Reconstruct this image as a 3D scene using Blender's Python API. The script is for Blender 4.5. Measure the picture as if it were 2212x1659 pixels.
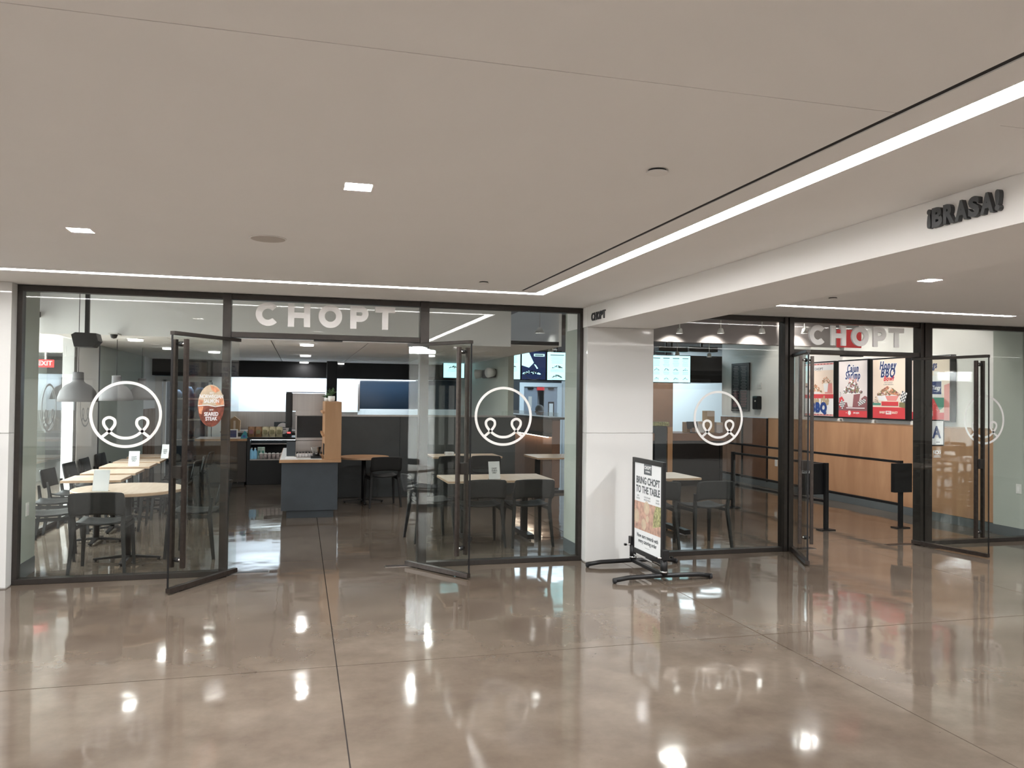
import bpy, bmesh, math, random
from mathutils import Vector, Matrix
random.seed(7)
for o in list(bpy.data.objects): bpy.data.objects.remove(o)
SC = bpy.context.scene
COL = SC.collection
# ------------------------------------------------------------------ camera
F_PX = 1712.5; EYE = 1.62
YAW, PITCH, ROLL = 0.2604625, 0.0173878, 0.0115922
def cam_axes():
    cy, sy = math.cos(YAW), math.sin(YAW)
    f = Vector((sy*math.cos(PITCH), cy*math.cos(PITCH), math.sin(PITCH)))
    r = Vector((cy, -sy, 0)); u = r.cross(f)
    c, s = math.cos(ROLL), math.sin(ROLL)
    return c*r+s*u, -s*r+c*u, f
RT, UP, FW = cam_axes()
cd = bpy.data.cameras.new('camera'); cam = bpy.data.objects.new('camera', cd); COL.objects.link(cam)
cd.sensor_fit = 'HORIZONTAL'; cd.sensor_width = 36; cd.lens = 36*F_PX/2212; cd.clip_end = 200; cd.clip_start = .02
m = Matrix((RT, UP, -FW)).transposed().to_4x4(); m.translation = (0, 0, EYE); cam.matrix_world = m
SC.camera = cam
# ------------------------------------------------------------------ world, exposure
w = bpy.data.worlds.new('world'); SC.world = w; w.use_nodes = True
w.node_tree.nodes['Background'].inputs[0].default_value = (.9, .95, 1, 1)
w.node_tree.nodes['Background'].inputs[1].default_value = .15
SC.view_settings.view_transform = 'Standard'; SC.view_settings.look = 'None'
SC.view_settings.gamma = 1; SC.view_settings.use_curve_mapping = False
SC.view_settings.exposure = 0.96
STRIP = 23.0; SQUARE = 60.0; DOWN = 40.0      # emission of the strip lights and the square downlights
def lamp(name, kind, loc, energy, color=(1, 1, 1), size=.2, size_y=None, target=None, spot=60, parent=None):
    l = bpy.data.lights.new(name, kind); l.energy = energy; l.color = color
    if kind == 'AREA':
        l.size = size
        if size_y: l.shape = 'RECTANGLE'; l.size_y = size_y
    if kind == 'SPOT': l.spot_size = math.radians(spot); l.spot_blend = .6; l.shadow_soft_size = .04
    if kind == 'POINT': l.shadow_soft_size = size
    o = bpy.data.objects.new(name, l); COL.objects.link(o); o.location = loc
    if target is not None: o.rotation_euler = (Vector(target)-Vector(loc)).to_track_quat('-Z', 'Y').to_euler()
    if parent: o.parent = parent
    return o
WARM = (1, .93, .85); COOL = (.72, .87, 1)
# hall: the ceiling panels of lights over the rest of the hall behind the photographer

lamp('corridor_light', 'AREA', (-6.2, 12, 2.5), 2000, (.92, .96, 1), 2.5, 9)
lamp('kitchen_light', 'AREA', (.6, 17.22, 1.985), 34, (.80, .91, 1), 3.8, .08, target=(.6, 17.42, 1.5))
lamp('kitchen_light', 'AREA', (5, 19.5, 2.9), 110, (.72, .87, 1), 4, 3)
lamp('kitchen_light', 'AREA', (8.2, 16.3, 2.9), 70, (.80, .92, 1), 2.5, 1)
# ------------------------------------------------------------------ pixel helper (2212x1659 frame): the point of the view ray on a plane
def P(px, py, axis, val):
    d = RT*((px-1106)/F_PX) - UP*((py-829.5)/F_PX) + FW
    c = Vector((0, 0, EYE)); t = (val-c[axis])/d[axis]
    return c+d*t
# ------------------------------------------------------------------ materials
def mat(name, col, rough=.5, metal=0, emit=0, ecol=None, noise=0, nscale=8, bump=0, bscale=40, spec=.5, stretch=None, alpha=None):
    M = bpy.data.materials.new(name); M.use_nodes = True; nt = M.node_tree; b = nt.nodes['Principled BSDF']
    c = (*col, 1); b.inputs['Base Color'].default_value = c
    b.inputs['Roughness'].default_value = rough; b.inputs['Metallic'].default_value = metal
    b.inputs['Specular IOR Level'].default_value = spec
    if emit:
        b.inputs['Emission Color'].default_value = (*(ecol or col), 1); b.inputs['Emission Strength'].default_value = emit
    if noise or bump:
        tc = nt.nodes.new('ShaderNodeTexCoord'); mp = nt.nodes.new('ShaderNodeMapping')
        nt.links.new(tc.outputs['Object'], mp.inputs[0])
        if stretch: mp.inputs['Scale'].default_value = stretch
    if noise:
        n = nt.nodes.new('ShaderNodeTexNoise'); n.inputs['Scale'].default_value = nscale; n.inputs['Detail'].default_value = 5
        nt.links.new(mp.outputs[0], n.inputs[0])
        r = nt.nodes.new('ShaderNodeValToRGB'); nt.links.new(n.outputs[0], r.inputs[0])
        r.color_ramp.elements[0].position = .3; r.color_ramp.elements[1].position = .7
        r.color_ramp.elements[0].color = (*[max(0, x*(1-noise)) for x in col], 1)
        r.color_ramp.elements[1].color = (*[min(1, x*(1+noise)) for x in col], 1)
        nt.links.new(r.outputs[0], b.inputs['Base Color'])
    if bump:
        n2 = nt.nodes.new('ShaderNodeTexNoise'); n2.inputs['Scale'].default_value = bscale; nt.links.new(mp.outputs[0], n2.inputs[0])
        bp = nt.nodes.new('ShaderNodeBump'); bp.inputs['Strength'].default_value = bump; bp.inputs['Distance'].default_value = .01
        nt.links.new(n2.outputs[0], bp.inputs['Height']); nt.links.new(bp.outputs[0], b.inputs['Normal'])
    return M
def glassmat(name, tint=(.94, .96, .95), base=.031):
    M = bpy.data.materials.new(name); M.use_nodes = True; nt = M.node_tree; nt.nodes.clear(); N = nt.nodes.new; L = nt.links.new
    out = N('ShaderNodeOutputMaterial'); mx = N('ShaderNodeMixShader'); tr = N('ShaderNodeBsdfTransparent'); gl = N('ShaderNodeBsdfGlossy')
    tr.inputs[0].default_value = (*tint, 1); gl.inputs['Roughness'].default_value = 0
    lw = N('ShaderNodeLayerWeight'); p = N('ShaderNodeMath'); p.operation = 'POWER'; p.inputs[1].default_value = 5
    L(lw.outputs['Facing'], p.inputs[0]); lw.inputs[0].default_value = .5
    ma = N('ShaderNodeMath'); ma.operation = 'MULTIPLY_ADD'; ma.inputs[1].default_value = 1-base; ma.inputs[2].default_value = base
    L(p.outputs[0], ma.inputs[0]); L(ma.outputs[0], mx.inputs[0]); L(tr.outputs[0], mx.inputs[1]); L(gl.outputs[0], mx.inputs[2]); L(mx.outputs[0], out.inputs[0])
    return M
GLASS = glassmat('storefront glass'); GLASS2 = glassmat('low iron glass', (.97, .985, .98), .03)
def concrete():
    M = bpy.data.materials.new('polished concrete'); M.use_nodes = True; nt = M.node_tree; b = nt.nodes['Principled BSDF']; N = nt.nodes.new; L = nt.links.new
    tc = N('ShaderNodeNewGeometry')
    def noise(sc, det=6, rough=.55):
        n = N('ShaderNodeTexNoise'); n.inputs['Scale'].default_value = sc; n.inputs['Detail'].default_value = det; n.inputs['Roughness'].default_value = rough; L(tc.outputs['Position'], n.inputs[0]); return n
    n1 = noise(.55, 7, .6); r1 = N('ShaderNodeValToRGB'); L(n1.outputs[0], r1.inputs[0]); e = r1.color_ramp.elements
    e[0].position = .34; e[0].color = (.098, .075, .057, 1); e[1].position = .66; e[1].color = (.170, .140, .112, 1)
    n2 = noise(3.2, 8, .65); r2 = N('ShaderNodeValToRGB'); L(n2.outputs[0], r2.inputs[0]); e = r2.color_ramp.elements
    e[0].position = .35; e[0].color = (.80, .78, .77, 1); e[1].position = .7; e[1].color = (1.08, 1.08, 1.07, 1)
    mx = N('ShaderNodeMix'); mx.data_type = 'RGBA'; mx.blend_type = 'MULTIPLY'; mx.inputs[0].default_value = 1
    L(r1.outputs[0], mx.inputs[6]); L(r2.outputs[0], mx.inputs[7])
    # small pits
    v = N('ShaderNodeTexNoise'); v.inputs['Scale'].default_value = 38; v.inputs['Detail'].default_value = 3; L(tc.outputs['Position'], v.inputs[0])
    rv = N('ShaderNodeValToRGB'); L(v.outputs[0], rv.inputs[0]); rv.color_ramp.elements[0].position = .745; rv.color_ramp.elements[0].color = (1, 1, 1, 1); rv.color_ramp.elements[1].position = .79; rv.color_ramp.elements[1].color = (.55, .52, .5, 1)
    m2 = N('ShaderNodeMix'); m2.data_type = 'RGBA'; m2.blend_type = 'MULTIPLY'; m2.inputs[0].default_value = 1
    L(mx.outputs[2], m2.inputs[6]); L(rv.outputs[0], m2.inputs[7]); L(m2.outputs[2], b.inputs['Base Color'])
    n3 = noise(1.3, 4); mr = N('ShaderNodeMapRange'); L(n3.outputs[0], mr.inputs[0]); mr.inputs[1].default_value = .3; mr.inputs[2].default_value = .7; mr.inputs[3].default_value = .035; mr.inputs[4].default_value = .11
    L(mr.outputs[0], b.inputs['Roughness']); b.inputs['Specular IOR Level'].default_value = .52
    n4 = noise(2.2, 2, .4); bp = N('ShaderNodeBump'); bp.inputs['Strength'].default_value = .28; bp.inputs['Distance'].default_value = .012; L(n4.outputs[0], bp.inputs['Height']); L(bp.outputs[0], b.inputs['Normal'])
    return M
def woodmat(name, c0, c1, rough=.4, axis=(1, 12, 12), spec=.4):
    M = bpy.data.materials.new(name); M.use_nodes = True; nt = M.node_tree; b = nt.nodes['Principled BSDF']; N = nt.nodes.new; L = nt.links.new
    tc = N('ShaderNodeTexCoord'); mp = N('ShaderNodeMapping'); mp.inputs['Scale'].default_value = axis; L(tc.outputs['Object'], mp.inputs[0])
    n = N('ShaderNodeTexNoise'); n.inputs['Scale'].default_value = 2; n.inputs['Detail'].default_value = 6; n.inputs['Distortion'].default_value = .6; L(mp.outputs[0], n.inputs[0])
    r = N('ShaderNodeValToRGB'); L(n.outputs[0], r.inputs[0]); r.color_ramp.elements[0].position = .3; r.color_ramp.elements[1].position = .72
    r.color_ramp.elements[0].color = (*c0, 1); r.color_ramp.elements[1].color = (*c1, 1); L(r.outputs[0], b.inputs['Base Color'])
    b.inputs['Roughness'].default_value = rough; b.inputs['Specular IOR Level'].default_value = spec
    return M
CONC = concrete()
CEIL = mat('ceiling paint', (.86, .85, .835), .85, noise=.01, nscale=2, bump=.02, bscale=90)
WHITE = mat('white gloss panel', (.66, .66, .645), .04, noise=.008, nscale=1.5, spec=.6)
WPAINT = mat('white paint', (.80, .785, .765), .6)
KWHITE = mat('kitchen white panel', (.78, .84, .88), .35)
KGLOW = mat('white panel with added glow', (.78, .84, .88), .35, emit=.20, ecol=(.72, .86, 1))  # weak emission stands in for kitchen light falling on the white wall
BRONZE = mat('dark bronze metal', (.040, .034, .030), .38, .55, noise=.1, nscale=20)
BRONZE2 = mat('worn bronze metal', (.060, .048, .042), .32, .7, noise=.2, nscale=30)
BLACK = mat('black metal', (.012, .012, .013), .4, .3)
MBLACK = mat('matt black', (.012, .012, .014), .7)
CHAR = mat('charcoal chair plastic', (.021, .021, .021), .6, bump=.1, bscale=300, spec=.25)
SIGE = mat('sage wall paint', (.41, .44, .39), .65, noise=.03, nscale=2)
SIGED = mat('grey baseboard', (.10, .115, .12), .45)
CHARW = mat('charcoal wall panel', (.050, .056, .058), .45, noise=.12, nscale=3)
NAVY = mat('dark slate laminate', (.030, .038, .046), .5, noise=.1, nscale=6)
STEEL = mat('stainless steel', (.36, .335, .32), .28, .95, noise=.05, nscale=2, stretch=(14, 14, .3))
CHROME = mat('chrome', (.7, .7, .7), .12, 1)
MAPLE = woodmat('pale maple', (.62, .47, .35), (.74, .60, .48), .4, (12, 1.2, 12))
MAPLEE = woodmat('maple edge', (.42, .27, .17), (.52, .35, .23), .5, (3, 3, 30))
TAN = woodmat('tan birch ply', (.37, .20, .10), (.46, .27, .145), .45, (3, 3, .5))
OAKW = woodmat('birch wainscot', (.40, .215, .12), (.50, .29, .165), .32, (2.5, 2.5, .5))
BROWNW = woodmat('brown plank', (.16, .095, .065), (.27, .17, .115), .5, (12, 12, .8))
BROWN = mat('brown laminate', (.17, .085, .05), .4, noise=.1)
DKBROWN = mat('dark brown laminate', (.035, .026, .021), .45)
GRILLE = mat('speaker grille', (.52, .48, .44), .9)
GREYP = mat('grey pendant felt', (.17, .165, .17), .8, bump=.1, bscale=120)
GREYD = mat('grey duct paint', (.30, .27, .27), .7, noise=.08, nscale=2, bump=.3, bscale=3)
EMS = mat('strip diffuser', (1, 1, 1), .5, emit=STRIP, ecol=(1, .985, .965))
EMQ = mat('square diffuser', (1, 1, 1), .5, emit=SQUARE, ecol=(1, .97, .93))
EMI = mat('interior downlight lens', (1, 1, 1), .5, emit=3.2, ecol=(1, .98, .95))
EMD = mat('downlight diffuser', (1, 1, 1), .5, emit=9, ecol=(1, .98, .95))
LETW = mat('white acrylic letter', (.88, .87, .86), .4)
DECAL = mat('white vinyl decal', (.80, .79, .77), .6)
LETB = mat('dark grey letter', (.045, .048, .052), .5)
PAPER = mat('white print', (.78, .79, .80), .55)
CREAM = mat('cream print', (.80, .68, .58), .5)
LGREY = mat('light grey print', (.66, .62, .62), .5)
INK = mat('grey ink', (.10, .11, .12), .6); INKL = mat('light grey ink', (.38, .39, .40), .6)
NAVYI = mat('navy ink', (.015, .035, .14), .5); BLUEI = mat('blue ink', (.02, .06, .25), .5)
RED = mat('red print', (.62, .06, .07), .5); PINK = mat('pink print', (.70, .28, .26), .5); MAROON = mat('maroon print', (.25, .10, .11), .5)
GREENP = mat('green print', (.10, .30, .23), .5); OLIVE = mat('olive print', (.22, .20, .10), .5); KHAKI = mat('khaki print', (.48, .38, .24), .5)
SALMON = mat('salmon photo', (.62, .28, .16), .5, noise=.35, nscale=25); STEAK = mat('steak photo', (.19, .055, .035), .5, noise=.6, nscale=28)
BEIGEP = mat('beige photo', (.58, .47, .34), .5, noise=.15, nscale=14)
FOODM = mat('food photo', (.50, .31, .24), .5, noise=.35, nscale=18); SALADM = mat('salad photo', (.34, .33, .16), .5, noise=.6, nscale=40)
BROWNP = mat('grain photo', (.42, .22, .13), .5, noise=.6, nscale=60)
SCR = mat('menu screen', (.2, .5, .55), .3, emit=1.0, ecol=(.50, .90, .97)); SCRD = mat('dark screen picture', (.02, .03, .07), .3, emit=.25, ecol=(.03, .06, .2))
SCRI = mat('screen ink', (.03, .08, .1), .5)
REDE = mat('exit sign red', (.7, .02, .02), .4, emit=1.6, ecol=(1, .06, .06)); REDG = mat('red acrylic', (.55, .05, .06), .3, emit=.15, ecol=(1, .08, .08))
LEAF = mat('leaf', (.05, .11, .035), .5, noise=.4, nscale=30); POT = mat('white pot', (.6, .6, .58), .5)
TEALM = mat('teal bag', (.02, .22, .26), .4); BAGY = mat('cream foil bag', (.55, .50, .33), .35, .2, noise=.4, nscale=20); BAGB = mat('brown foil bag', (.30, .16, .08), .35, .2, noise=.4, nscale=20)
BOTB = mat('blue bottle', (.10, .25, .35), .15, emit=.1, ecol=(.3, .6, .8)); MILK = mat('pale carton', (.55, .65, .55), .4); CUPM = mat('milky cup', (.42, .36, .35), .3)
LED = mat('warm led', (1, .9, .8), .5, emit=7, ecol=(1, .80, .62)); LEDC = mat('cool led', (1, 1, 1), .5, emit=5, ecol=(.8, .95, 1))
SKIN = mat('skin', (.36, .20, .14), .5); CAPM = mat('grey cap', (.40, .42, .45), .8); SHIRT = mat('dark shirt', (.02, .02, .025), .8)
BLACKB = mat('chalkboard', (.03, .03, .035), .7); CHALK = mat('chalk', (.42, .38, .37), .8); CHALKR = mat('red chalk', (.40, .15, .16), .8)
DARKW = mat('dark window', (.010, .020, .035), .12); DARKGAP = mat('dark joint bed', (.05, .04, .035), .9)  # dark bed showing in the gaps between the floor slabs
KRAFT = mat('kraft paper', (.45, .30, .17), .7)
PLATE = mat('white plastic', (.70, .69, .66), .4)
# ------------------------------------------------------------------ mesh builder
class MB:
    def __init__(s): s.v = []; s.f = []; s.mi = []; s.m = []; s.sm = []
    def _mi(s, mt):
        if mt not in s.m: s.m.append(mt)
        return s.m.index(mt)
    def add(s, vs, fs, mt, smooth=False, M=None):
        b = len(s.v)
        for v in vs: s.v.append(tuple(M @ Vector(v)) if M else tuple(v))
        k = s._mi(mt)
        for f in fs: s.f.append([b+i for i in f]); s.mi.append(k); s.sm.append(smooth)
        return s
    def box(s, x0, x1, y0, y1, z0, z1, mt, bev=0, M=None):
        if x1 < x0: x0, x1 = x1, x0
        if y1 < y0: y0, y1 = y1, y0
        if z1 < z0: z0, z1 = z1, z0
        if bev:
            bm = bmesh.new(); bmesh.ops.create_cube(bm, size=1)
            for v in bm.verts: v.co = Vector(((x0+x1)/2+v.co.x*(x1-x0), (y0+y1)/2+v.co.y*(y1-y0), (z0+z1)/2+v.co.z*(z1-z0)))
            bmesh.ops.bevel(bm, geom=bm.edges[:], offset=bev, segments=2, profile=.7, affect='EDGES')
            bm.verts.index_update(); s.add([v.co.copy() for v in bm.verts], [[v.index for v in f.verts] for f in bm.faces], mt, False, M); bm.free(); return s
        return s.add([(x0, y0, z0), (x1, y0, z0), (x1, y1, z0), (x0, y1, z0), (x0, y0, z1), (x1, y0, z1), (x1, y1, z1), (x0, y1, z1)],
                     [(0, 3, 2, 1), (4, 5, 6, 7), (0, 1, 5, 4), (1, 2, 6, 5), (2, 3, 7, 6), (3, 0, 4, 7)], mt, False, M)
    def tube(s, pts, r, mt, n=10, M=None, flat=1.0, closed=False):
        pts = [Vector(p) for p in pts]; rr = r if isinstance(r, (list, tuple)) else [r]*len(pts); vs = []; fs = []; up = None
        for i, p in enumerate(pts):
            if closed: d = pts[(i+1) % len(pts)]-pts[i-1]
            else: d = pts[min(i+1, len(pts)-1)]-pts[max(i-1, 0)]
            d.normalize()
            if up is None: up = Vector((0, 0, 1)) if abs(d.z) < .9 else Vector((0, 1, 0))
            a = d.cross(up)
            if a.length < 1e-4: a = d.orthogonal()
            a.normalize(); b = a.cross(d).normalized(); up = b if not closed else up
            for k in range(n):
                t = 2*math.pi*k/n; vs.append(p+a*math.cos(t)*rr[i]*flat+b*math.sin(t)*rr[i])
        L = len(pts)
        for i in range(L if closed else L-1):
            for k in range(n): fs.append((i*n+k, i*n+(k+1) % n, ((i+1) % L)*n+(k+1) % n, ((i+1) % L)*n+k))
        if not closed: fs.append(tuple(range(n))[::-1]); fs.append(tuple((L-1)*n+k for k in range(n)))
        return s.add(vs, fs, mt, True, M)
    def bar(s, p, q, w, d, mt, w2=None, d2=None, M=None):   # rectangular bar p->q
        p, q = Vector(p), Vector(q); w2 = w if w2 is None else w2; d2 = d if d2 is None else d2
        ax = (q-p).normalized(); a = ax.cross(Vector((0, 0, 1)))
        if a.length < .2: a = Vector((1, 0, 0))
        a = (a-ax*a.dot(ax)).normalized(); b = ax.cross(a).normalized(); vs = []
        for c, ww, dd in ((p, w, d), (q, w2, d2)):
            for i, j in ((-1, -1), (1, -1), (1, 1), (-1, 1)): vs.append(c+a*i*ww/2+b*j*dd/2)
        return s.add(vs, [(3, 2, 1, 0), (4, 5, 6, 7), (0, 1, 5, 4), (1, 2, 6, 5), (2, 3, 7, 6), (3, 0, 4, 7)], mt, False, M)
    def lathe(s, prof, mt, n=32, c=(0, 0, 0), M=None, smooth=True):
        vs = []; fs = []
        for r, z in prof:
            for k in range(n): t = 2*math.pi*k/n; vs.append((c[0]+r*math.cos(t), c[1]+r*math.sin(t), c[2]+z))
        for i in range(len(prof)-1):
            for k in range(n): fs.append((i*n+k, i*n+(k+1) % n, (i+1)*n+(k+1) % n, (i+1)*n+k))
        if prof[0][0] > 1e-6: fs.append(tuple(range(n))[::-1])
        if prof[-1][0] > 1e-6: fs.append(tuple((len(prof)-1)*n+k for k in range(n)))
        return s.add(vs, fs, mt, smooth, M)
    def disc(s, c, r, z0, z1, mt, n=28, M=None, ry=None):
        ry = ry or r; vs = [(c[0]+r*math.cos(2*math.pi*k/n), c[1]+ry*math.sin(2*math.pi*k/n), z) for z in (z0, z1) for k in range(n)]
        fs = [tuple(range(n))[::-1], tuple(range(n, 2*n))]+[(k, (k+1) % n, n+(k+1) % n, n+k) for k in range(n)]
        return s.add(vs, fs, mt, False, M)
    def prism(s, poly, z0, z1, mt, M=None):
        n = len(poly); vs = [(x, y, z) for z in (z0, z1) for x, y in poly]
        return s.add(vs, [tuple(range(n))[::-1], tuple(range(n, 2*n))]+[(k, (k+1) % n, n+(k+1) % n, n+k) for k in range(n)], mt, False, M)
    def ribbon(s, pts, wd, z0, z1, mt, closed=False, M=None):
        n = len(pts); vs = []; fs = []
        for i in range(n):
            a = Vector(pts[i-1] if (closed or i) else pts[0]); b = Vector(pts[(i+1) % n] if (closed or i < n-1) else pts[-1])
            d = (b-a); d = d.normalized() if d.length else Vector((1, 0)); nx = Vector((-d.y, d.x))*wd/2; p = Vector(pts[i])
            for q, z in ((p-nx, z0), (p+nx, z0), (p+nx, z1), (p-nx, z1)): vs.append((q.x, q.y, z))
        for i in range(n if closed else n-1):
            j = (i+1) % n
            for k in range(4): fs.append((i*4+k, i*4+(k+1) % 4, j*4+(k+1) % 4, j*4+k)[::-1])
        if not closed: fs += [(0, 1, 2, 3), tuple(4*(n-1)+k for k in (3, 2, 1, 0))]
        return s.add(vs, fs, mt, False, M)
    def text(s, txt, size, mt, M, depth=.0006, offset=0, align='CENTER', sx=1, shear=0, space=1):
        c = bpy.data.curves.new('t', 'FONT'); c.body = txt; c.size = size; c.extrude = depth; c.offset = offset; c.align_x = align; c.align_y = 'CENTER'; c.shear = shear; c.space_character = space; c.resolution_u = 4
        c.space_line = .85
        o = bpy.data.objects.new('t', c); me = o.to_mesh()
        s.add([(v.co.x*sx, v.co.y, v.co.z+depth) for v in me.vertices], [tuple(p.vertices) for p in me.polygons], mt, False, M)
        o.to_mesh_clear(); bpy.data.objects.remove(o); bpy.data.curves.remove(c); return s
    def build(s, name, parent=None, loc=None, rz=None):
        me = bpy.data.meshes.new(name); me.from_pydata(s.v, [], s.f)
        for mt in s.m: me.materials.append(mt)
        for p, i, q in zip(me.polygons, s.mi, s.sm): p.material_index = i; p.use_smooth = q
        me.update(); o = bpy.data.objects.new(name, me); COL.objects.link(o)
        if parent: o.parent = parent
        if loc is not None: o.location = loc
        if rz is not None: o.rotation_euler.z = rz
        return o
def tag(o, label=None, cat=None, group=None, kind=None):
    if label: o['label'] = label
    if cat: o['category'] = cat
    if group: o['group'] = group
    if kind: o['kind'] = kind
    return o
def thing(name, label, cat, loc=(0, 0, 0), rz=0, group=None, kind=None):
    o = bpy.data.objects.new(name, None); COL.objects.link(o); o.location = loc; o.rotation_euler.z = rz; o.empty_display_size = .1
    return tag(o, label, cat, group, kind)
def struct(name, label, loc=(0, 0, 0), cat='structure'): return thing(name, label, cat, loc, 0, None, 'structure')
def copy_tree(o, parent=None):
    c = o.copy(); COL.objects.link(c); c.parent = parent
    for ch in list(o.children): copy_tree(ch, c)
    return c
def place(proto, used, loc, rz, label, group=None):
    o = proto if not used[0] else copy_tree(proto)
    used[0] = True; o.location = loc; o.rotation_euler.z = rz; o['label'] = label
    if group: o['group'] = group
    elif 'group' in o: del o['group']
    return o
MF = Matrix(((1, 0, 0, 0), (0, 0, -1, 0), (0, 1, 0, 0), (0, 0, 0, 1)))        # drawn plane -> faces the hall (-Y)
ML = Matrix(((0, 0, -1, 0), (-1, 0, 0, 0), (0, 1, 0, 0), (0, 0, 0, 1)))       # drawn plane -> faces left (-X)
def T(x, y, z): return Matrix.Translation((x, y, z))
# ================================================================== SETTING
ZC = 2.53; SF = 7.56; XJ = (-12.26, -9.14, -6.02, -2.9, .235, 3.11, 5.99, 8.9, 12, 15); YJ = (-7.6, -4.48, -1.36, 1.76, 4.88, 8.0, 11.12, 14.24, 17.36, 20.5, 25)
fl = struct('floor', 'polished brown concrete floor with thin sawn joints', (0, 0, 0), 'floor')
MB().box(-13, 15.2, -8, 25.2, -.12, -.012, DARKGAP).build('floor_bed', fl)
g = .0035
for i in range(len(XJ)-1):
    for j in range(len(YJ)-1):
        MB().box(XJ[i]+g, XJ[i+1]-g, YJ[j]+g, YJ[j+1]-g, -.0119, 0, CONC).build('concrete_slab', fl)
def holed(x0, x1, y0, y1, z, th, holes, mt, mtin=None):
    xs = sorted({x0, x1, *[h[0] for h in holes], *[h[1] for h in holes]}); ys = sorted({y0, y1, *[h[2] for h in holes], *[h[3] for h in holes]})
    b = MB()
    def solid(a, c):
        if not (x0 < a < x1 and y0 < c < y1): return False
        return not any(h[0] < a < h[1] and h[2] < c < h[3] for h in holes)
    for i in range(len(xs)-1):
        for j in range(len(ys)-1):
            a0, a1, c0, c1 = xs[i], xs[i+1], ys[j], ys[j+1]; am, cm = (a0+a1)/2, (c0+c1)/2
            if not solid(am, cm): continue
            b.add([(a0, c0, z), (a1, c0, z), (a1, c1, z), (a0, c1, z)], [(3, 2, 1, 0)], mt)
            b.add([(a0, c0, z+th), (a1, c0, z+th), (a1, c1, z+th), (a0, c1, z+th)], [(0, 1, 2, 3)], mt)
            e = 1e-5
            k = mtin or mt
            if not solid(a0-e, cm): b.add([(a0, c0, z), (a0, c1, z), (a0, c1, z+th), (a0, c0, z+th)], [(0, 1, 2, 3)], k)
            if not solid(a1+e, cm): b.add([(a1, c0, z), (a1, c1, z), (a1, c1, z+th), (a1, c0, z+th)], [(3, 2, 1, 0)], k)
            if not solid(am, c0-e): b.add([(a0, c0, z), (a1, c0, z), (a1, c0, z+th), (a0, c0, z+th)], [(3, 2, 1, 0)], k)
            if not solid(am, c1+e): b.add([(a0, c1, z), (a1, c1, z), (a1, c1, z+th), (a0, c1, z+th)], [(0, 1, 2, 3)], k)
    return b
# left strip (X run), its corner, and the run towards the hall; dark slot beside it; the board seam
SEAM = mat('joint filler', (.42, .39, .36), .9)
SX0, SX1 = 1.958, 2.053; SY0, SY1 = 6.585, 6.68
squares = [(.228, 3.50), (-1.207, 4.908), (4.52, 4.896), (-1.2, 1.2), (.9, -.8), (-2.6, -.8), (-5.8, 1.6), (-4.6, -.6), (4.6, 1.0), (6.6, -1.6), (8.6, 4.9), (-1.5, -4), (2, -4), (5.5, -4.2)]
holes = [(-13, SX1, SY0, SY1), (SX0, SX1, -7.9, SY1), (1.795, 1.822, -7.9, 6.50), (-13, 1.795, 6.49, 6.4995), (-13, 1.795, 2.083, 2.087), (2.2, 2.7349, 2.083, 2.086),
         (4.356, 7.178, 6.60, 6.685), (3.46, 15, 6.50, 6.506), (4.45, 14, 2.51, 2.60), (-6.4, -5.0, -5.75, -5.66)]
holes += [(x-.059, x+.059, y-.059, y+.059) for x, y in squares]
ceil = struct('ceiling', 'flat white painted plasterboard ceiling of the hall', (0, 0, 0), 'ceiling')
holed(-13, 15.2, -8, 7.60, ZC, .07, holes, CEIL).build('plasterboard', ceil)
MB().box(-13, 15.2, -8, 7.6, ZC+.071, ZC+.12, MBLACK).build('ceiling_void', ceil)
MB().box(-12.99, 1.794, 2.0831, 2.0869, ZC+.003, ZC+.03, SEAM).box(2.201, 2.734, 2.0831, 2.0859, ZC+.003, ZC+.03, SEAM).build('joint_filler', ceil)
# strip lights
def strip(x0, x1, y0, y1, label):
    t = thing('strip_light', label, 'light', ((x0+x1)/2, (y0+y1)/2, ZC))
    cx, cy = (x0+x1)/2, (y0+y1)/2; e = .003
    MB().box(x0-cx+e, x1-cx-e, y0-cy+e, y1-cy-e, .008, .02, EMS).build('diffuser', t)
    MB().box(x0-cx+e, x1-cx-e, y0-cy+e, y1-cy-e, .0202, .068, PLATE).build('housing', t)
strip(-12.9, SX0-.001, SY0, SY1, 'long linear strip light running above the left storefront')
strip(SX0, SX1, 2.815, SY1, 'linear strip light from the corner towards the hall, up to the break')
strip(SX0, SX1, -7.8, 2.80, 'linear strip light nearest the viewer, cut by the right edge of the photo')
strip(4.356, 5.99, 6.60, 6.685, 'left half of the short strip light above the right storefront')
strip(5.998, 7.178, 6.60, 6.685, 'right half of the short strip light above the right storefront')
MB().box(1.7955, 1.8215, -7.89, 6.488, ZC+.004, ZC+.0705, MBLACK).build('slot_diffuser', ceil)
sql = ['square recessed downlight, largest one in the middle of the ceiling', 'square recessed downlight at the left of the ceiling', 'square recessed downlight to the right of the white beam']
for i, (x, y) in enumerate(squares):
    t = thing('downlight', sql[i] if i < 3 else 'square recessed downlight in the hall behind the viewer', 'light', (x, y, ZC), 0, None if i < 3 else 'square downlights behind the viewer')
    MB().box(-.055, .055, -.055, .055, .012, .03, EMQ).build('diffuser', t)
    b = MB()
    for a in ((-.059, .059, -.059, -.0555), (-.059, .059, .0555, .059), (-.059, -.0555, -.0555, .0555), (.0555, .059, -.0555, .0555)): b.box(*a, .002, .03, WPAINT)
    b.build('trim_ring', t)
    lamp('downlight_lamp', 'AREA', (0, 0, .010), DOWN, (.985, .99, 1), .1, .1, parent=t)
t = thing('ceiling_speaker', 'round flush ceiling speaker left of the middle downlight', 'speaker', (-.196, 4.807, ZC))
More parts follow.
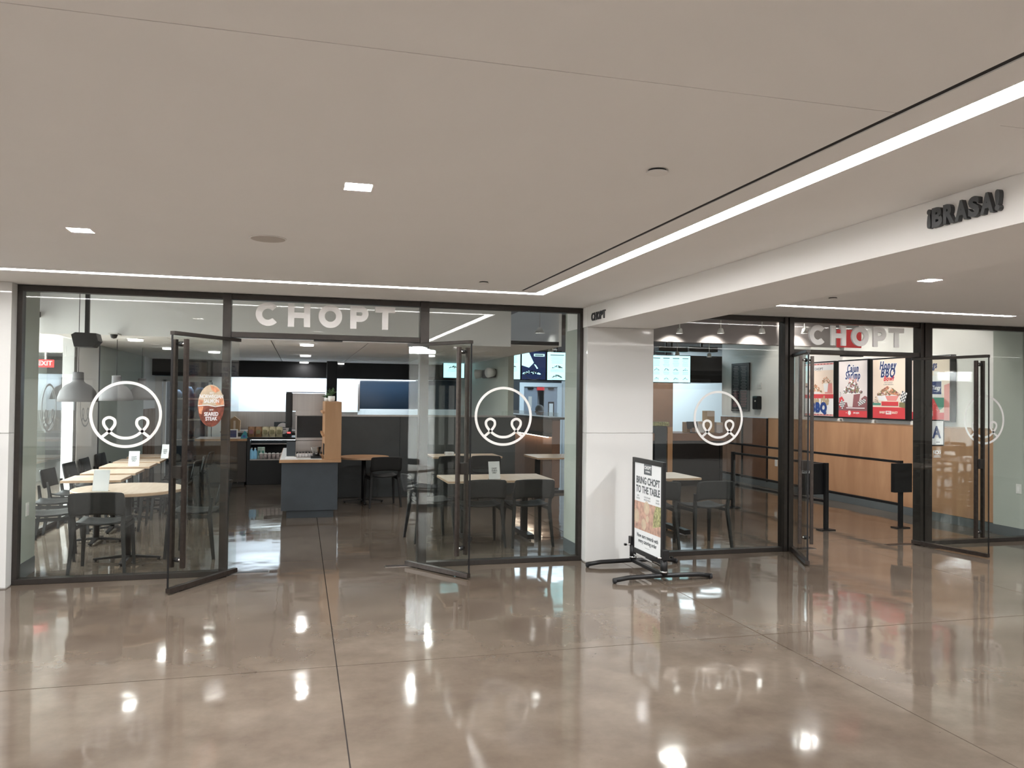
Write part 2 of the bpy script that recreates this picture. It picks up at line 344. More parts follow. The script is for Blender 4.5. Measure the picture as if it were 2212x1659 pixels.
MB().disc((0, 0), .095, -.006, -.0005, GRILLE, 40).build('grille', t); MB().lathe([(.103, -.0005), (.1, -.005), (.096, -.005), (.096, -.0005)], WPAINT, 40).build('rim', t)
def cap(x, y, r, label):
    t = thing('sprinkler_cap', label, 'sprinkler', (x, y, ZC))
    MB().disc((0, 0), r*.86, -.0079, -.0005, MBLACK, 28).build('gap_ring', t); MB().disc((0, 0), r, -.014, -.008, WPAINT, 32).build('cover_disc', t)
cap(1.354, 2.88, .042, 'round white sprinkler cover in front of the black ceiling slot')
cap(1.381, 6.08, .04, 'round white sprinkler cover beside the corner of the strip lights')
cap(4.494, 5.978, .04, 'round white sprinkler cover above the short right strip light')
strip(4.45, 14, 2.51, 2.60, 'linear strip light right of the viewer, seen as a reflection on the pillar')
strip(-6.4, -5.0, -5.75, -5.66, 'short strip light far behind the viewer')
# beam and pillars
bm_ = struct('trim_1', 'white dropped ceiling beam with shop lettering on its face', (0, 0, 0), 'beam')
MB().box(2.735, 3.44, -7.9, 8.0, 2.333, ZC-.0005, CEIL).build('beam', bm_)
MB().box(2.7335, 2.7349, -7.9, 7.40, 2.333, ZC-.001, WPAINT).build('beam_face', bm_)
pil = struct('wall_pillar', 'white glossy panel clad pillar between the two storefronts', (0, 0, 0), 'pillar')
for z0, z1 in ((0.012, 1.277), (1.282, 2.331)): MB().box(2.742, 3.455, 7.40, 7.535, z0, z1, WHITE, .002).build('panel', pil)
MB().box(2.752, 3.445, 7.41, 8.02, 0, 2.331, WPAINT).build('core', pil)
MB().box(2.736, 2.751, 7.625, 8.05, .14, ZC+.4, SIGE).build('side_panel', pil); MB().box(2.732, 2.7515, 7.62, 8.055, 0, .14, SIGED).build('side_baseboard', pil)
MB().box(3.446, 3.46, 7.625, 8.05, 0, ZC+.4, SIGE).build('side_panel', pil); MB().box(2.737, 3.46, 8.03, 8.06, 0, 3, SIGE).build('rear_panel', pil)
MB().box(2.752, 3.44, 7.62, 8.02, 2.335, 3.0, SIGE).build('core', pil)
pl = struct('wall_left', 'white panelled pier at the left end of the storefront', (0, 0, 0), 'wall')
for z0, z1 in ((0.01, 1.277), (1.282, ZC-.002)): MB().box(-5.5, -2.318, 7.385, 7.53, z0, z1, WHITE, .002).build('panel', pl)
MB().box(-5.5, -2.325, 7.40, 8.07, 0, ZC-.001, WPAINT).build('core', pl)
MB().box(-2.3245, -2.308, 7.625, 8.08, .14, 3, SIGE).build('side_panel', pl); MB().box(-2.3245, -2.304, 7.62, 8.085, 0, .14, SIGED).build('side_baseboard', pl)
MB().box(-2.95, -2.326, 8.0, 8.09, ZC, 3, SIGE).build('core', pl)
# storefront windows and frames
YF0, YF1 = SF-.045, SF+.045
def window(n, x0, x1, z0, z1, label, jl=.03, jr=.03, sill=.045, head=.05, glass_x=None):
    t = struct('window_%d' % n, label, ((x0+x1)/2, SF, z0), 'window'); c = (x0+x1)/2
    MB().box(x0-c+jl*.5, x1-c-jr*.5, -.006, .006, sill*.5, z1-z0-head*.5, GLASS).build('glass_pane', t)
    if sill: MB().box(x0-c, x1-c, YF0-SF, YF1-SF, 0, sill, BRONZE, .003).build('sill_rail', t)
    if head: MB().box(x0-c, x1-c, YF0-SF, YF1-SF, z1-z0-head, z1-z0, BRONZE, .003).build('head_rail', t)
    if jl: MB().box(x0-c, x0-c+jl, YF0-SF, YF1-SF, sill, z1-z0-head, BRONZE, .003).build('jamb', t)
    if jr: MB().box(x1-c-jr, x1-c, YF0-SF, YF1-SF, sill, z1-z0-head, BRONZE, .003).build('jamb', t)
    return t
ZT = ZC-.003
window(1, -2.317, -.683, 0.001, ZT, 'full height glass pane at the left of the first entrance', .04, 0)
window(2, 1.178, 2.741, .001, ZT, 'full height glass pane between the first entrance and the pillar', 0, .035)
window(3, 3.462, 5.043, .001, ZT, 'full height glass pane between the pillar and the second entrance', .03, 0)
window(4, 6.953, 8.44, .001, ZT, 'full height glass pane at the right of the second entrance', 0, .03)
window(5, -.610, 1.092, 2.135, ZT, 'glass transom above the first entrance', 0, 0, .05)
window(6, 5.152, 6.802, 2.135, ZT, 'glass transom above the second entrance', 0, 0, .05)
for n, x0, x1 in ((2, -.682, -.611), (3, 1.093, 1.177), (4, 5.044, 5.151), (5, 6.803, 6.952)):
    t = struct('trim_%d' % n, ['', '', 'bronze mullion at the left of the first entrance', 'bronze mullion at the right of the first entrance', 'double bronze mullion at the left of the second entrance', 'double bronze mullion at the right of the second entrance'][n], ((x0+x1)/2, SF, 0), 'mullion')
    h = (x1-x0)/2
    if n < 4: MB().box(-h, h, -.06, .06, 0, ZT, BRONZE, .004).build('post', t)
    else:
        MB().box(-h, -h+.04, -.06, .06, 0, ZT, BRONZE, .004).build('post', t); MB().box(-h+.052, h, -.07, .06, 0, ZT, BRONZE, .004).build('post', t); MB().box(-h+.04, -h+.052, -.03, .03, 0, ZT, BLACK).build('post_gasket', t)
# ------------------------------------------------------------------ glass doors
def door(n, px, py, fx, fy, label, threshold):
    L = math.hypot(fx-px, fy-py); rz = math.atan2(fy-py, fx-px)
    t = struct('door_%d' % n, label, (px, py, 0), 'door'); t.rotation_euler.z = rz
    MB().box(0, L, -.006, .006, .03, 2.115, GLASS).build('glass_pane', t)
    MB().box(-.005, L+.002, -.022, .022, .012, .052, BRONZE2, .003).build('bottom_rail', t)
    MB().box(-.005, L+.002, -.022, .022, 2.10, 2.13, BRONZE, .003).build('top_rail', t)
    for s in (-1, 1):
        h = MB().box(L-.115, L-.083, s*.055-.016, s*.055+.016, .20, 2.07, BRONZE2, .004).build('pull_handle', t)
    b = MB()
    for z in (.265, 2.03):
        b.tube([(L-.099, -.05, z), (L-.099, .05, z)], .011, CHROME, 10); b.tube([(L-.099, -.016, z), (L-.099, .016, z)], .02, BLACK, 12)
    b.build('standoff', h)
    b = MB().box(L-.125, L-.07, -.045, .045, .93, 1.03, BRONZE, .004); b.tube([(L-.1, -.06, .985), (L-.1, .06, .985)], .017, CHROME, 12); b.build('lock_box', t)
    MB().box(L-.001, L+.0045, -.008, .008, .052, 2.10, BLACK).build('edge_seal', t)
    return t
door(1, -.548, 7.61, -1.008, 6.90, 'open glass door swung out at the left of the first entrance', 0)
door(2, 1.006, 7.61, 1.468, 6.93, 'open glass door swung out at the right of the first entrance', 0)
door(3, 5.198, 7.60, 4.836, 6.80, 'open glass door at the left of the second entrance, seen almost edge on', 0)
door(4, 6.78, 7.59, 6.955, 6.73, 'open glass door at the right of the second entrance', 0)
for x0, x1, lab in ((-.60, -.25, 'metal floor closer plate under the first entrance left door'), (.80, 1.07, 'metal floor closer plate under the first entrance right door'), (5.17, 5.5, 'metal floor closer plate under the second entrance left door'), (6.45, 6.79, 'metal floor closer plate under the second entrance right door')):
    t = thing('floor_plate', lab, 'plate', ((x0+x1)/2, 7.62, 0)); h = (x1-x0)/2
    MB().box(-h, h, -.045, .045, .0002, .004, STEEL, .001).build('plate', t)
    MB().box(-h+.01, h-.01, -.035, .035, .0041, .0055, BRONZE2).build('cover', t)
for c, lab in ((.24, 'black closer box in the header of the first entrance'), (5.93, 'black closer box in the header of the second entrance')):
    t = thing('door_closer', lab, 'closer', (c, 7.56, 2.134)); MB().box(-.13, .13, -.03, .03, -.012, 0, BLACK).build('closer_box', t)
# ------------------------------------------------------------------ CHOPT letters
def arc(cx, cy, r, a0, a1, n=24): return [(cx+r*math.cos(math.radians(a0+(a1-a0)*i/n)), cy+r*math.sin(math.radians(a0+(a1-a0)*i/n))) for i in range(n+1)]
def chopt(label, x0, x1, zb, zt, y, depth=.022):
    t = thing('shop_sign', label, 'sign', ((x0+x1)/2, y, zb)); H = zt-zb; W = x1-x0; s = H*.262
    r = H/2-s/2; xs = -W/2
    def L(b): b.build('letter', t)
    cx = xs+H/2
    L(MB().ribbon(arc(cx, H/2, r, 42, 318, 32), s, 0, depth, LETW, M=MF))
    hx = xs+W*.224+s/2; hw = W*.157
    b = MB(); b.box(hx-s/2, hx+s/2, -depth, 0, 0, H, LETW); b.box(hx+hw-s*1.5, hx+hw-s/2, -depth, 0, 0, H, LETW); b.box(hx+s/2, hx+hw-s*1.5, -depth+.0003, -.0003, H/2-s*.45, H/2+s*.45, LETW); L(b)
    ox = xs+W*.440+H/2
    L(MB().ribbon(arc(ox, H/2, r, 0, 360, 40)[:-1], s, 0, depth, LETW, closed=True, M=MF))
    pxx = xs+W*.669; pr = H*.345-s/2
    b = MB(); b.box(pxx, pxx+s, -depth, 0, 0, H, LETW)
    pts = [(pxx+s*.9, H-s/2), (pxx+s+H*.17, H-s/2)]+arc(pxx+s+H*.17, H-s/2-pr, pr, 90, -90, 16)+[(pxx+s*.9, H-s/2-2*pr)]
    b.ribbon(pts, s, .0003, depth-.0003, LETW, M=MF); L(b)
    tw = H*.87; tx = W/2-tw
    b = MB(); b.box(tx, W/2, -depth, 0, H-s*.95, H, LETW); b.box(tx+tw/2-s/2, tx+tw/2+s/2, -depth+.0003, -.0003, 0, H-s*.95, LETW); L(b)
    return t
chopt('white CHOPT letters on the glass above the first entrance', -.405, .855, 2.248, 2.462, SF-.008)
chopt('white CHOPT letters on the glass above the second entrance', 5.367, 6.60, 2.238, 2.458, SF-.008)
# dark letters on the beam face
def beam_letters(txt, label, y0, y1, zb, zt, off, space, thick):
    t = thing('sign_lettering', label, 'sign', (2.7335, (y0+y1)/2, zb)); n = len(txt); W = abs(y1-y0); H = zt-zb
    ws = {'C': 1, 'H': 1.05, 'O': 1.05, 'P': .95, 'T': .95, '¡': .5, 'B': 1.05, 'R': 1.05, 'A': 1.15, 'S': 1.0, '!': .5}
    tot = sum(ws[c] for c in txt); x = -W/2
    for c in txt:
        wc = ws[c]/tot*W
        b = MB(); b.text(c, H/.72, LETB, Matrix.Identity(4), thick/2, offset=off)
        xs = [v[0] for v in b.v]; ys = [v[1] for v in b.v]; mx, mn, my, ny = max(xs), min(xs), max(ys), min(ys)
        k = (wc*space)/(mx-mn); kk = H/(my-ny)
        if c in '¡!': k *= .8
        b.v = [tuple(ML @ Vector((x+wc/2+(v[0]-(mx+mn)/2)*k, (v[1]-ny)*kk, v[2]))) for v in b.v]
        b.build('letter', t); x += wc
    return t
a = P(1279, 672, 0, 2.733); b_ = P(1309, 668, 0, 2.733); c_ = P(1281, 689, 0, 2.733)
beam_letters('CHOPT', 'small dark CHOPT letters on the beam next to the pillar', a.y, b_.y, 2.375, 2.452, .0015, .86, .012)
a = P(2009, 480, 0, 2.733); b_ = P(2170, 440, 0, 2.733)
print('BRASA', P(2012, 495, 0, 2.733), P(2012, 462, 0, 2.733), P(2165, 419, 0, 2.733), P(2165, 457, 0, 2.733), P(1281, 688, 0, 2.733), P(1281, 673, 0, 2.733))
beam_letters('¡BRASA!', 'dark ¡BRASA! letters on the beam near the right edge of the photo', a.y, b_.y, 2.400, 2.487, .0065, .93, .022)
# ------------------------------------------------------------------ smiling-circle decals on glass
def cat_(pts, n=8):
    out = []
    for i in range(len(pts)-1):
        p0, p1, p2, p3 = [Vector(pts[max(0, min(len(pts)-1, k))]) for k in (i-1, i, i+1, i+2)]
        for j in range(n):
            t = j/n; out.append(tuple(.5*((2*p1)+(p2-p0)*t+(2*p0-5*p1+4*p2-p3)*t*t+(3*p1-p0-3*p2+p3)*t**3)))
    return out+[tuple(pts[-1])]
def smile(label, c, r, M0=MF, mt=DECAL, nm='circle_decal'):
    t = thing(nm, label, 'decal', c); b = MB(); s = r*.085; rr = r-s/2
    b.ribbon(arc(0, 0, rr, 0, 360, 64)[:-1], s, 0, .0012, mt, True, M=M0)
    half = [(-.69, -.70), (-.56, -.60), (-.45, -.50), (-.36, -.40), (-.30, -.29), (-.31, -.17), (-.38, -.11), (-.45, -.09), (-.53, -.11), (-.60, -.18), (-.60, -.29), (-.54, -.40), (-.45, -.50), (-.32, -.61), (-.16, -.685), (0, -.705)]
    pts = half+[(-x, y) for x, y in half[-2::-1]]
    b.ribbon(cat_([(x*r, y*r) for x, y in pts], 6), s, .0002, .0014, mt, M=M0); b.build('decal_lines', t); return t
smile('white circle decal with curled smile on the left window', (-1.468, SF-.0075, 1.435), .292)
smile('white circle decal with curled smile on the glass left of the pillar', (1.930, SF-.0075, 1.437), .290)
smile('white circle decal with curled smile on the glass right of the pillar', (4.279, SF-.0075, 1.430), .290)
smile('white circle decal with curled smile on the far right window', (7.742, SF-.0075, 1.427), .290)
# round food sticker on the glass by the left door
cs = P(455, 877, 1, SF-.012); r1 = abs(P(484, 877, 1, SF).x-P(427, 877, 1, SF).x)/2; r2 = (P(455, 831, 1, SF).z-P(455, 922, 1, SF).z)/2
ang = math.atan2(6.90-7.61, -1.008+.548)      # stands on door 1
dv = Vector((math.cos(ang), math.sin(ang), 0))
# ------------------------------------------------------------------ flat print helpers
def lines(b, cx, y, w, n, dy, mt, M, h=.006, z=.001, jit=.3):
    for i in range(n):
        ww = w*(1-jit*random.random()); b.box(cx-ww/2, cx+ww/2, y-i*dy-h/2, y-i*dy+h/2, z, z+.0004, mt, M=M)
# sticker: ellipse drawn in local frame on door 1's outer face (the face towards the viewer)
def sticker():
    d1 = bpy.data.objects['door_1']
    # intersect view ray with the door's plane
    p0 = Vector((-.548, 7.61, 0)); nrm = Vector((-dv.y, dv.x, 0))
    def hit(px, py):
        d = RT*((px-1106)/F_PX)-UP*((py-829.5)/F_PX)+FW; c = Vector((0, 0, EYE)); return c+d*((p0-c).dot(nrm)/d.dot(nrm))
    h0, hl, hr, ht, hb = hit(455, 877), hit(427, 877), hit(484, 877), hit(455, 831), hit(455, 922)
    a = (hr-hl).length/2; bb = (ht.z-hb.z)/2
    t = thing('round_sticker', 'oval sticker with salmon and steak pictures on the left door', 'sticker', (h0.x, h0.y, (ht.z+hb.z)/2))
    xdir = (hr-hl).normalized(); zdir = Vector((0, 0, 1)); ndir = xdir.cross(zdir)
    if ndir.dot(Vector((0, 0, EYE))-h0) < 0: ndir = -ndir
    M = Matrix((xdir, zdir, ndir)).transposed().to_4x4() @ T(0, 0, .0068)
    b = MB(); N = 48
    el = [(a*math.cos(2*math.pi*k/N), bb*math.sin(2*math.pi*k/N)) for k in range(N)]
    up = [p for p in el if p[1] >= 0]; dn = [el[k % N] for k in range(N//2, N+1)]
    b.prism(up, 0, .001, BEIGEP, M); b.prism(dn, 0, .001, STEAK, M)
    b.ribbon([(-a, 0), (-a*.3, .006), (a*.3, -.008), (a, .004)], .007, .001, .0014, PAPER, M=M)
    b.prism([(-.02, bb*.98), (a*.45, bb*.86), (a*.62, bb*.72), (a*.3, bb*.62), (0, bb*.75)], .001, .0013, SALMON, M)
    b.prism([(a*.35, bb*.05), (a*.95, bb*.05), (a*.9, bb*.35), (a*.55, bb*.42), (a*.3, bb*.25)], .001, .0013, SALMON, M)
    b.prism([(-a*.95, bb*.03), (-a*.95, bb*.3), (-a*.6, bb*.25), (-a*.7, bb*.04)], .001, .0013, SALMON, M)
    b.prism([(-a*.97, -bb*.03), (-a*.6, -bb*.03), (-a*.72, -bb*.4), (-a*.9, -bb*.35)], .001, .0013, SALMON, M)
    b.text('NEW', .022, PAPER, M @ T(0, bb*.60, .0014)); b.text('NORWEGIAN', .045, PAPER, M @ T(0, bb*.43, .0014), offset=.0012, sx=.68*a/.105); b.text('SALMON', .045, PAPER, M @ T(0, bb*.22, .0014), offset=.0012, sx=.68*a/.105)
    b.text('NEW', .022, PAPER, M @ T(0, -bb*.20, .0014)); b.text('SEARED', .045, PAPER, M @ T(0, -bb*.40, .0014), offset=.0012, sx=.72*a/.105); b.text('STEAK', .045, PAPER, M @ T(0, -bb*.62, .0014), offset=.0012, sx=.72*a/.105)
    b.build('print', t)
sticker()
# A grade card and NO sticker on the second entrance's right window
pA = P(2022, 935, 1, SF-.02); q1 = P(2005, 906, 1, SF-.02); q2 = P(2039, 963, 1, SF-.02); wA = (q2.x-q1.x)/2; hA = (q1.z-q2.z)/2
t = thing('grade_card', 'framed white card with a large A on the window', 'sign', (pA.x, SF-.02, pA.z))
MB().box(-wA, wA, -.006, .010, -hA, hA, BLACK, .002).build('frame', t)
b = MB(); b.box(-wA+.016, wA-.016, -.0075, -.0061, -hA+.016, hA-.016, PAPER); b.disc((0, 0), .055, .0078, .0082, LGREY, M=MF); b.text('A', .19, NAVYI, MF @ T(0, .0, .0083), offset=.006, sx=.85)
lines(b, 0, hA-.03, wA*1.3, 1, .01, INKL, MF, .003, .008, 0); lines(b, .02, -hA+.045, .05, 1, .012, INK, MF, .008, .008, 0); lines(b, -.03, -hA+.035, .05, 3, .007, INKL, MF, .002, .008); b.build('card', t)
pN = P(2024, 981, 1, SF-.008); t = thing('notice_sticker', 'small white NO notice sticker below the A card', 'sticker', (pN.x, SF-.0075, pN.z))
b = MB(); b.ribbon([(-.052, -.038), (.052, -.038), (.052, .042), (-.052, .042)], .004, 0, .001, PAPER, True, M=MF); b.text('NO', .06, PAPER, MF @ T(-.018, .018, 0), offset=.002, sx=.8); b.ribbon(arc(.034, .018, .014, 0, 360, 16)[:-1], .004, 0, .001, PAPER, True, M=MF)
b.ribbon([(.026, .026), (.042, .010)], .004, 0, .001, PAPER, M=MF); lines(b, 0, -.016, .085, 2, .013, PAPER, MF, .007, .0002, .1); b.build('print', t)
# ------------------------------------------------------------------ chairs
def chair_proto():
    t = thing('dining_chair', 'x', 'chair'); n = 9
    # faces local -Y is the back of the chair (its backrest stands at y<0); seat front at y>0
    def shell(W, prof, th, mt, curve):
        b = MB(); vs = []; fs = []; m_ = len(prof); K = 9
        for side in (0, 1):
            for i, (y, z, wf) in enumerate(prof):
                for k in range(K):
                    u = -1+2*k/(K-1); c = curve*(u*u)
                    p0 = prof[max(i-1, 0)]; p1 = prof[min(i+1, m_-1)]; d = Vector((p1[0]-p0[0], p1[1]-p0[1])).normalized(); nn = Vector((-d.y, d.x))
                    yy, zz = (y+c*nn.x, z+c*nn.y); yy += nn.x*th*side; zz += nn.y*th*side
                    vs.append((u*W/2*wf, yy, zz))
        o = m_*K
        for i in range(m_-1):
            for k in range(K-1):
                a = i*K+k; fs.append((a, a+1, a+K+1, a+K)); fs.append((o+a, o+a+K, o+a+K+1, o+a+1))
        for k in range(K-1): fs.append((k+1, k, o+k, o+k+1)); a = (m_-1)*K+k; fs.append((a, a+1, o+a+1, o+a))
        for i in range(m_-1): a = i*K; fs.append((a, a+K, o+a+K, o+a)); a = i*K+K-1; fs.append((a+K, a, o+a, o+a+K))
        b.add(vs, fs, mt, True); return b
    seat = [(-.21, .435, .84), (-.15, .425, .95), (-.05, .418, 1), (.06, .422, 1), (.15, .432, .98), (.195, .430, .96), (.215, .415, .92)]
    shell(.43, [(y, z, wf) for y, z, wf in seat], .016, CHAR, .02).build('seat', t)
    back = [(-.232, .545, .93), (-.240, .56, .99), (-.250, .60, 1), (-.262, .66, 1), (-.272, .71, .99), (-.277, .732, .97), (-.279, .742, .90)]
    shell(.455, back, .016, CHAR, .028).build('backrest', t)
    for s in (-1, 1):
        MB().bar((s*.205, .175, .43), (s*.222, .205, 0), .034, .036, CHAR, .024, .026).build('leg', t)
        b = MB(); b.bar((s*.198, -.208, .43), (s*.230, -.262, 0), .034, .038, CHAR, .024, .026); b.bar((s*.198, -.208, .425), (s*.212, -.232, .60), .034, .03, CHAR, .028, .022); b.build('leg', t)
        MB().bar((s*.2, -.20, .412), (s*.207, .17, .412), .022, .034, CHAR).build('seat_rail', t)
    return t
CH = chair_proto(); CU = [False]
def chair(x, y, rz, label, group=None): return place(CH, CU, (x, y, 0), math.radians(rz), label, group)
# ------------------------------------------------------------------ tables
def table_base(t, xbase=True, h=.665, span=.26, col=BLACK):
    if not xbase:
        for sx in (-.36, .36):
            MB().box(sx-.035, sx+.035, -.035, .035, .075, h, col, .003).build('column', t); b = MB().box(sx-.04, sx+.04, -.29, .29, .022, .075, col, .004)
            for q in (-.26, .26): b.tube([(sx, q, 0), (sx, q, .022)], .012, CHROME, 8)
            b.build('foot', t)
        return
    MB().tube([(0, 0, .04), (0, 0, h)], .032, col, 14).build('column', t)
    MB().box(-.15, .15, -.15, .15, h-.008, h, col).build('mounting_plate', t)
    b = MB()
    if xbase:
        for k in range(4):
            a = k*math.pi/2; d = Vector((math.cos(a), math.sin(a), 0)); b.bar(Vector((0, 0, .045))+d*.01, Vector((0, 0, .022))+d*span, .05, .026, col, .035, .014)
            b.tube([Vector((0, 0, 0))+d*(span-.02), Vector((0, 0, .018))+d*(span-.02)], .014, col, 10)
    else:
        b.box(-.3, .3, -.035, .035, .02, .075, col, .004)
        for s in (-1, 1): b.tube([(s*.27, 0, 0), (s*.27, 0, .02)], .012, CHROME, 8)
    b.build('foot', t)
TZ = .70
def rect_table(cx, cy, wx, wy, label, xb=True, group=None):
    t = thing('dining_table', label, 'table', (cx, cy, 0), 0, group); MB().box(-wx/2, wx/2, -wy/2, wy/2, TZ-.028, TZ, MAPLE, .004).build('tabletop', t)
    b = MB().box(-wx/2-.001, wx/2+.001, -wy/2-.001, wy/2+.001, TZ-.024, TZ-.005, MAPLEE); b.build('edge_band', t); table_base(t, xb, TZ-.028); return t
def round_table(cx, cy, r, label, mt=MAPLE):
    t = thing('round_table', label, 'table', (cx, cy, 0)); MB().lathe([(0, TZ-.032), (r-.004, TZ-.032), (r, TZ-.028), (r, TZ-.004)], MAPLEE, 56, smooth=False).lathe([(r, TZ-.004), (r-.004, TZ), (0, TZ)], mt, 56, smooth=False).build('tabletop', t)
    table_base(t, True, TZ-.032, .3); return t
def card(x, y, z, rz, label, txt, w=.13, h=.17, lean=.035, empty=False):
    t = thing('table_card', label, 'sign', (x, y, z), math.radians(rz)); M = Matrix.Rotation(-lean/h*1.0, 4, 'X')
    cdo = MB().box(-w/2, w/2, -.001, .002, .002, h, PAPER, M=M).build('card', t)
    MB().box(-w/2, w/2, -.03, .05, .0005, .003, GLASS2).build('foot_plate', t)
    if txt:
        b = MB()
        for i, s_ in enumerate(txt): b.text(s_, .024, INK, M @ T(0, -.0012, h*.60-i*.024) @ MF, .0003, offset=.0008, sx=.8)
        b.build('lettering', cdo)
    return t
round_table(-1.60, 8.42, .50, 'round pale wood table behind the left window')
chair(-1.725, 8.02, 0, 'charcoal chair with its back to the left window, at the round table')
chair(-2.30-.02, 8.62, -78, 'charcoal chair at the left of the round table, half hidden by the wall')
chair(-1.02, 8.58, 80, 'charcoal chair at the right of the round table, behind the glass door')
card(-1.80, 8.18, TZ, -14, 'white card standing on the round table, blank side out', None, .15, .20)
card(-2.03, 10.95, TZ, -6, 'tilted white card with text on the third rectangular table', ['CHOPT', 'GUESTS', 'ONLY'], .13, .19)
card(-1.86, 12.2, TZ, -28, 'tilted white card on the fourth rectangular table', ['CHOPT', 'GUESTS', 'ONLY'], .12, .2)
ys = [9.50, 10.27, 11.15, 11.90, 12.78]; od = ['first', 'second', 'third', 'fourth', 'fifth']
for i, y in enumerate(ys):
    rect_table(-2.12, y, .58, .56, 'pale wood rectangular table, %s one back from the round table' % od[i])
    chair(-2.52, y+.02, -90+random.uniform(-4, 4), 'charcoal chair on the window side of the %s rectangular table' % od[i])
    if i: chair(-1.60, y+.05, 90+random.uniform(-6, 6), 'charcoal chair on the aisle side of the %s rectangular table' % od[i])
# tables right of the first entrance
rect_table(2.18, 8.92, 1.22, .72, 'pale wood table with a guests card, left of the pillar', False)
chair(1.93, 8.57, 0, 'charcoal chair at the middle of the table left of the pillar'); chair(2.455, 8.52, 0, 'charcoal chair at the right end of the table left of the pillar')
chair(1.47, 8.98, -82, 'charcoal chair at the left end of the table left of the pillar, behind the door'); 
card(2.13, 8.70, TZ, 8, 'white CHOPT GUESTS ONLY card on the table left of the pillar', ['CHOPT', 'GUESTS', 'ONLY'], .135, .20)
rect_table(2.52, 12.38, 1.1, .66, 'pale wood table standing before the charcoal wall'); chair(2.2, 12.0, 4, 'charcoal chair in front of the table before the charcoal wall'); chair(2.75, 12.0, -5, 'right-hand charcoal chair in front of the table before the charcoal wall')
b_ = thing('tissue_box', 'small white box on the table before the charcoal wall', 'box', (2.28, 12.35, TZ)); MB().box(-.07, .07, -.05, .05, 0, .055, PAPER, .003).build('body', b_); MB().box(-.035, .035, -.0505, -.05, .015, .04, LGREY).build('slot_label', b_)
rect_table(4.02, 12.1, .95, .8, 'pale wood table cut off by the sage wall strip of the pillar', False)
rect_table(4.10, 8.86, 1.0, .72, 'pale wood table behind the sign stand, right of the pillar', False)
chair(4.36, 8.06, 2, 'charcoal chair right of the sign stand, back to the glass'); chair(3.78, 8.12, -6, 'charcoal chair partly hidden by the sign stand'); chair(4.30, 9.62, 176, 'charcoal chair on the far side of the table right of the pillar')
# cafe table by the charcoal wall
round_table(.95, 12.30, .38, 'small round table beside the tall wood divider', TAN); chair(1.19, 11.90, 6, 'black chair at the small round table by the wood divider')
# ================================================================== INTERIOR SHELL
ZI = 2.32; BK = 10.05
wl = struct('wall_left_side', 'left side of the restaurant: glass, white column, sage wall and planks', (0, 0, 0), 'wall')
MB().box(-2.89, -2.878, 8.10, 11.66, .05, ZC-.06, GLASS).build('glass_pane', wl)
MB().box(-2.91, -2.86, 8.10, 11.66, .001, .06, BRONZE).build('sill_rail', wl); MB().box(-2.91, -2.86, 8.10, 11.66, ZC-.06, ZC, BRONZE).build('head_rail', wl)
for y in (9.9, 11.63): MB().box(-2.90, -2.87, y, y+.025, .06, ZC-.06, BRONZE).build('jamb', wl)
MB().box(-3.05, -2.862, 11.665, 12.78, 0, 3, WPAINT).build('column', wl); MB().box(-3.0, -2.858, 12.785, 12.84, 0, 3, BLACK).build('column_trim', wl)
MB().box(-3.0, -2.87, 12.84, 16.3, 0, 3, SIGE).build('sage_panel', wl)
for k in range(6): MB().box(-3.0, -2.85-.006*(k % 2), 16.31+k*.2, 16.50+k*.2, 0, 1.32, BROWNW, .003).build('wood_plank', wl)
MB().box(-3.0, -2.87, 16.3, 17.5, 1.325, 3, WPAINT).build('upper_panel', wl)
smile('grey circle decal on the side glass, left of the white column', (-2.8775, 10.50, 1.435), .29, ML @ Matrix.Rotation(math.pi, 4, 'Y'), INKL, 'side_glass_decal')
smile('faint grey circle decal on the white column', (-2.8605, 12.08, 1.43), .28, ML @ Matrix.Rotation(math.pi, 4, 'Y'), INKL, 'column_decal')
# bulkhead
bh = struct('trim_6', 'grey plaster bulkhead inside the restaurant behind the first entrance', (0, 0, 0), 'bulkhead')
xr = P(1104, 700, 1, BK).x
MB().box(-2.87, xr, BK, BK+.12, ZI-.03, 3.0, CEIL).build('bulkhead', bh)
ic = struct('ceiling_interior', 'tiled grey ceiling inside the restaurant with round downlights', (0, 0, 0), 'ceiling')
MB().box(-2.86, 3.36, BK+.12, 17.48, ZI+.012, ZI+.06, MBLACK).build('ceiling_grid_back', ic)
gx = [-2.86, -1.62, -.38, .86, 2.10, 3.36]; gy = [BK+.13, 11.6, 13.0, 14.4, 15.8, 17.47]
for i in range(5):
    for j in range(5): MB().box(gx[i]+.008, gx[i+1]-.008, gy[j]+.006, gy[j+1]-.006, ZI, ZI+.011, CEIL).build('ceiling_panel', ic)
